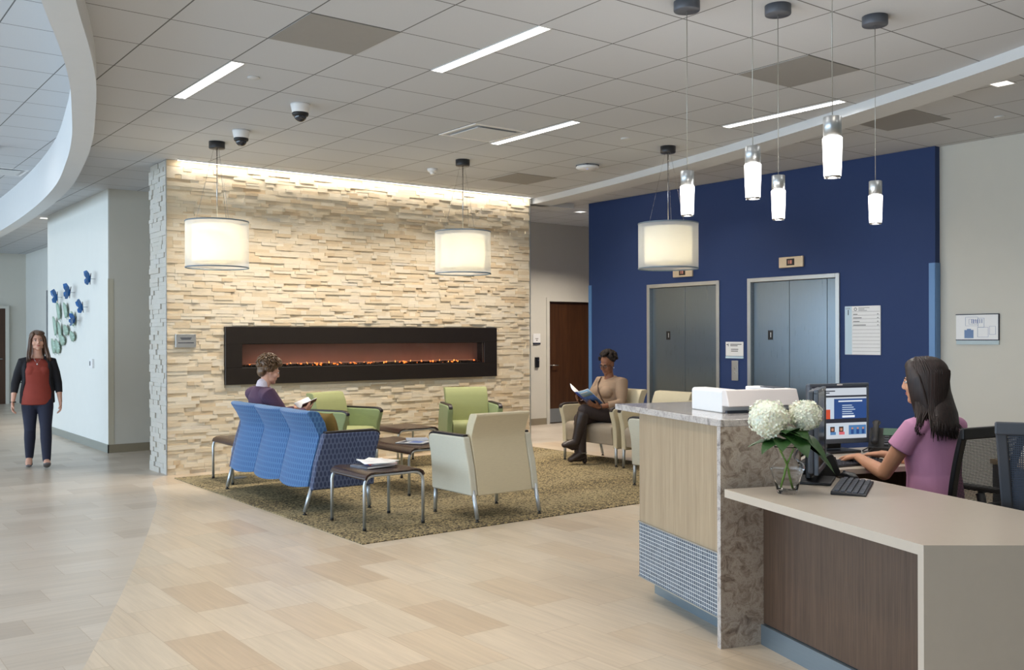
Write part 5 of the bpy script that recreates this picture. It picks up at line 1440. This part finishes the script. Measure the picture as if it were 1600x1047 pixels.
t=thing('magazine','open blue covered magazine held by the reading woman','magazine',(7.182,8.296,.835))
sp_=(Rv*.18-Uv*.167+Fv*.12).normalized()*.275
W1=(Rv*.140-Fv*.150+Uv*.045); W1=(W1-sp_.normalized()*W1.dot(sp_.normalized())).normalized()*.205
W2=(-Rv*.085+Fv*.13+Uv*.125); W2=(W2-sp_.normalized()*W2.dot(sp_.normalized())).normalized()*.20
def mleaf(W,nrm,name,mat,par,off,th,u0=0,u1=1,v0=0,v1=1,bow=.012):
    m=MB(); n=8; tp=[];bt=[]
    for i in range(n+1):
        u=u0+(u1-u0)*i/n; o_=nrm*(off+bow*math.sin(u*PI))
        for v in (v0,v1): tp.append(W*u+sp_*v+o_); bt.append(W*u+sp_*v+o_+nrm*th)
    k=len(tp); fs=[]
    for i in range(n): fs.append((2*i,2*i+1,2*i+3,2*i+2)); fs.append((k+2*i,k+2*i+2,k+2*i+3,k+2*i+1))
    fs+=[(0,k,k+1,1),(k-2,k-1,2*k-1,2*k-2)]
    for i in range(n): fs.append((2*i,2*i+2,k+2*i+2,k+2*i)); fs.append((2*i+1,k+2*i+1,k+2*i+3,2*i+3))
    m.add(tp+bt,fs); return m.build(name,mat,par,True)
n1=sp_.cross(W1).normalized()
if n1.dot(Fv)>0: n1=-n1            # outer side of the near cover looks at the room
n2=sp_.cross(W2).normalized()
if n2.dot(W1)>0: n2=-n2
c1=mleaf(W1,n1,'cover',covC,t,.0045,.0008); mleaf(W1,n1,'page_block',MT['paper'],t,0,.004)
c2=mleaf(W2,n2,'cover',covC,t,.0045,.0008); mleaf(W2,n2,'page_block',MT['paper'],t,0,.004)
ph1=pm('cover_photo',(150,186,216),.35,0,.25,25); ph2=pm('cover_dark',(56,84,128),.35,0,.3,60); ph3=pm('cover_navy',(40,58,128),.35,0,.1,10)
mleaf(W1,n1,'cover_sky',ph1,c1,.0054,.0004,.22,1,0,.38); mleaf(W1,n1,'cover_building',ph2,c1,.0054,.0004,.30,.92,.42,.82); mleaf(W1,n1,'cover_band',ph3,c1,.0054,.0004,.0,.2,0,1)
mleaf(W1,n1,'cover_title',MT['white'],c1,.0060,.0003,.35,.85,.10,.17)
# book held by B
open_mag('book','small open book held by the man on the sofa',(4.10,8.715,.80),-PI/2,(.35,0,0),.45,.105,.16,pm('cover_brown',(92,54,44),.5,0,.1,20),None,'book')
# ---- D: receptionist, faces along the desk
J=dict(head=(-.02,.05,1.215),yaw=.50,pitch=-.06,neck=(0,.02,1.055),chest=(0,.02,.88),waist=(0,.01,.70),
 sh=[(-.165,.0,.985),(.165,.0,.985)],el=[(-.225,.13,.745),(.215,.16,.745)],wr=[(-.115,.40,.795),(.10,.42,.795)],
 hand=[((.25,.95,-.12),(0,-.1,-1),1,.30),((-.15,.95,-.12),(0,-.1,-1),-1,.30)],
 hip=[(-.09,.0,.56),(.09,.0,.56)],kn=[(-.1,.42,.52),(.1,.42,.52)],an=[(-.1,.36,.10),(.1,.36,.10)],toe=[(-.1,.49,.045),(.1,.49,.045)])
bD=(4.765,2.665)
pD,HD=person('person','woman with long dark hair in a pink blouse typing at the reception desk',(bD[0],bD[1],0),DR+.18,J,SK3,1.0,True,.0055,LP1,HR4)
MPk=pm('pink_blouse',(206,148,186),.7,0,.08,9,None,.35)
m,fin=cloth('blouse',MPk,pD)
limb(m,[((0,.0,.55),.168,.135),((0,.0,.66),.158,.125),((0,.005,.74),.150,.120),((0,.015,.88),.168,.128),((0,.005,.965),.172,.105),((0,.0,1.01),.135,.085),((0,.005,1.045),.075,.062)],n=30,e0=.02,e1=.01)
for k,sx in enumerate((-1,1)):
    m.ell((sx*.07,.10,.885),(.07,.055,.06),16,10)
    s0,e=[V3(J[q][k]) for q in ('sh','el')]
    limb(m,[(s0+V3((-sx*.05,0,.006)),.060,.056),(s0+V3((sx*.0,0,-.004)),.060,.060),(lerp(s0,e,.22),.062,.062),(lerp(s0,e,.45)+V3((sx*.006,0,0)),.064,.064)],(0,1,0),e1=.004)
fin()
m,fin=cloth('trousers',pm('black_trousers',(32,32,38),.85,0,.1,40),pD)
limb(m,[((0,0,.53),.16,.12),((0,0,.60),.16,.12)])
for k in (0,1):
    h,kn,an=[V3(J[q][k]) for q in ('hip','kn','an')]
    limb(m,[(h,.095,.09),(kn,.07,.07)]); limb(m,[(kn,.068,.068),(an,.055,.055)])
fin()
for k in (0,1):
    an,toe=V3(J['an'][k]),V3(J['toe'][k])
    m,fin=cloth('shoe',MT['black'],pD,.006); limb(m,[(an+V3((0,-.04,-.05)),.034,.03),(toe,.04,.025)]); fin()
m,fin=cloth('hair',HR4,pD,.005,3)
def hp(x,y,z): return HD@V3((x,y,z))
R3=HD.to_3x3()
m.ell(hp(0,-.026,.050),(.086,.100,.084),22,14,R3); m.ell(hp(0,.030,.085),(.070,.058,.045),18,12,R3)
for sx in (-1,1):
    limb(m,[(hp(sx*.05,.05,.075),.02,.035),(hp(sx*.078,.035,.02),.014,.045),(hp(sx*.082,.02,-.06),.015,.05),(hp(sx*.082,.005,-.14),.018,.05),(hp(sx*.085,.0,-.20),.014,.04)],(1,0,0),14)
# back curtain in body frame, falling over the shoulders
limb(m,[(hp(0,-.06,.03),.088,.055),(hp(0,-.065,-.06),.092,.052),(hp(0,-.080,-.115),.090,.048),(V3((.012,-.052,1.065)),.088,.044),(V3((-.002,-.072,1.03)),.088,.036),(V3((-.022,-.092,.99)),.088,.024),(V3((-.035,-.102,.955)),.080,.012)],V3((1,.12,0)),22,e1=.008)
fin()
ps=[]; m=MB()
for k in range(420):
    a=rh.uniform(-2.5,2.5)   # angle around from the back (0 = back)
    bx,by_=math.sin(a),-math.cos(a)
    if by_>.55: continue
    top=hp(bx*.035+.0,by_*.04-.01+.02,.128+rh.uniform(-.004,.006))
    r1=hp(bx*.090,by_*.104-.024,.045+rh.uniform(-.01,.01)); r2=hp(bx*.095,by_*.092-.02,-.06); r3=hp(bx*.100,by_*.090-.015,-.14)
    # tips fall in the body frame behind the shoulders
    loc=r3; zt=rh.uniform(.925,.985) if abs(a)<1.3 else rh.uniform(.95,1.01)
    tipx=(loc.x-.02)*1.15-.05+rh.uniform(-.03,.03); yb=-.112-rh.uniform(0,.012) if abs(a)<1.4 else min(loc.y-.02,-.05)
    tip=V3((tipx,yb-.006,zt)); mid=V3(((loc.x+tipx)/2,(loc.y*.45+yb*.55),(loc.z+zt)/2))
    m.tube([top,lerp(top,r1,.5)+(r1-V3(J['head'])).normalized()*.012,r1,r2,lerp(r3,mid,.15),mid,tip],[.003,.0042,.0045,.0045,.0045,.004,.001],5)
m.build('hair_strand', HR4, pD, True)
# ------------------------------------------------------------------ light and camera
def area(name, loc, rot, sx, sy, power, col, spread=180):
    l = bpy.data.lights.new(name,'AREA'); l.shape='RECTANGLE'; l.size=sx; l.size_y=sy; l.energy=power; l.color=col; l.spread=math.radians(spread)
    o = bpy.data.objects.new(name,l); COL.objects.link(o); o.location=loc; o.rotation_euler=rot; return o
def point(name, loc, power, col, r=.03):
    l = bpy.data.lights.new(name,'POINT'); l.energy=power; l.color=col; l.shadow_soft_size=r
    o = bpy.data.objects.new(name,l); COL.objects.link(o); o.location=loc; return o
DAY=(.66,.83,1.0); WARM=(1,.89,.76); NEU=(1,.96,.92)
# daylight through the window wall
area('daylight', (WX+.1,6.5,1.65), (0,-PI/2,0), 2.5, 12, 660, DAY)
area('daylight', (WX+.1,18,1.65), (0,-PI/2,0), 2.5, 11, 500, DAY)
# linear fixtures
for x,y,e in ((2.52,7.04,17),(3.74,5.19,11),(5.60,7.04,17),(6.83,5.19,6),(2.52,3.3,6),(4.9,2.0,5),(3.74,.6,3),(1.3,.2,3),(6.8,1.2,5),(1.0,-2,3),(4.0,-2.4,3)):
    area('linear_light', (x,y,CE-.012), (0,0,0), .085, 1.2, e, NEU, 160)
for x,y in ((-.6,8),(-.6,11.5),(1.4,12.2),(-.8,4.5),(1.0,15.5),(1.5,19.5),(-3.5,10),(-3.5,15),(-3.5,5)):
    area('linear_light', (x,y,CI-.012), (0,0,0), .085, 1.2, 11, NEU)
area('cove_wash', (5.76,10.295,CE-.016), (math.radians(8),0,0), 4.76, .03, 8.5, WARM)
for x,y,z in ((4.102,3.761,2.1),(3.759,3.023,2.1),(4.569,3.492,2.1),(3.507,2.411,2.1),(5.187,3.266,2.1)): point('pendant_glow',(x,y,z-.16),7,NEU,.03)
for x,y in ((3.386,9.18),(5.835,8.555),(7.072,6.74)): point('drum_glow',(x,y,2.30),2.4,WARM,.05)
for x,y,e in ((7.33,3.56,8),(9.69,11.05,34),(10.4,11.0,34),(3.1,17.9,14),(3.35,16.6,14),(8.3,7.6,8),(8.3,5.8,4),(8.4,9.2,10),(3.0,1.6,4),(1.6,2.6,12),(2.2,4.0,12),(3.9,9.45,22),(5.0,9.4,22),(6.3,9.4,22),(7.4,9.45,20)):  # row before the stone wall is added, without fixtures, to brighten the wall
    area('downlight', (x,y,CE-.008), (0,0,0), .12, .12, e, WARM, 125)
area('fire_glow', (5.74,10.43,HZ0+.04), (PI,0,0), 3.1, .05, .8, (1,.50,.30))
w = bpy.data.worlds.new('world'); SC.world = w; w.use_nodes = True
nt = w.node_tree; bg = nt.nodes['Background']
sky = nt.nodes.new('ShaderNodeTexSky'); sky.sky_type='HOSEK_WILKIE'; sky.turbidity=3; sky.sun_direction=(.3,.6,.7)
nt.links.new(sky.outputs[0], bg.inputs[0]); bg.inputs[1].default_value=1.0
cam = bpy.data.cameras.new('camera'); co = bpy.data.objects.new('camera', cam); COL.objects.link(co)
TH_=.649; fw=Vector((math.sin(TH_),math.cos(TH_),0)); rt=Vector((math.cos(TH_),-math.sin(TH_),0)); up=Vector((0,0,1))
M_=Matrix((rt,up,-fw)).transposed().to_4x4() @ Matrix.Rotation(-.0028,4,'Z')
co.matrix_world = Matrix.Translation((0,0,1.456)) @ M_
cam.sensor_width=36; cam.lens=1511/1600*36; cam.shift_y=3.1/1600; cam.clip_start=.05
SC.camera = co
SC.view_settings.view_transform='Standard'; SC.view_settings.look='None'; SC.view_settings.gamma=1; SC.view_settings.exposure=0.0
try: SC.view_settings.use_curve_mapping=False
except Exception: pass
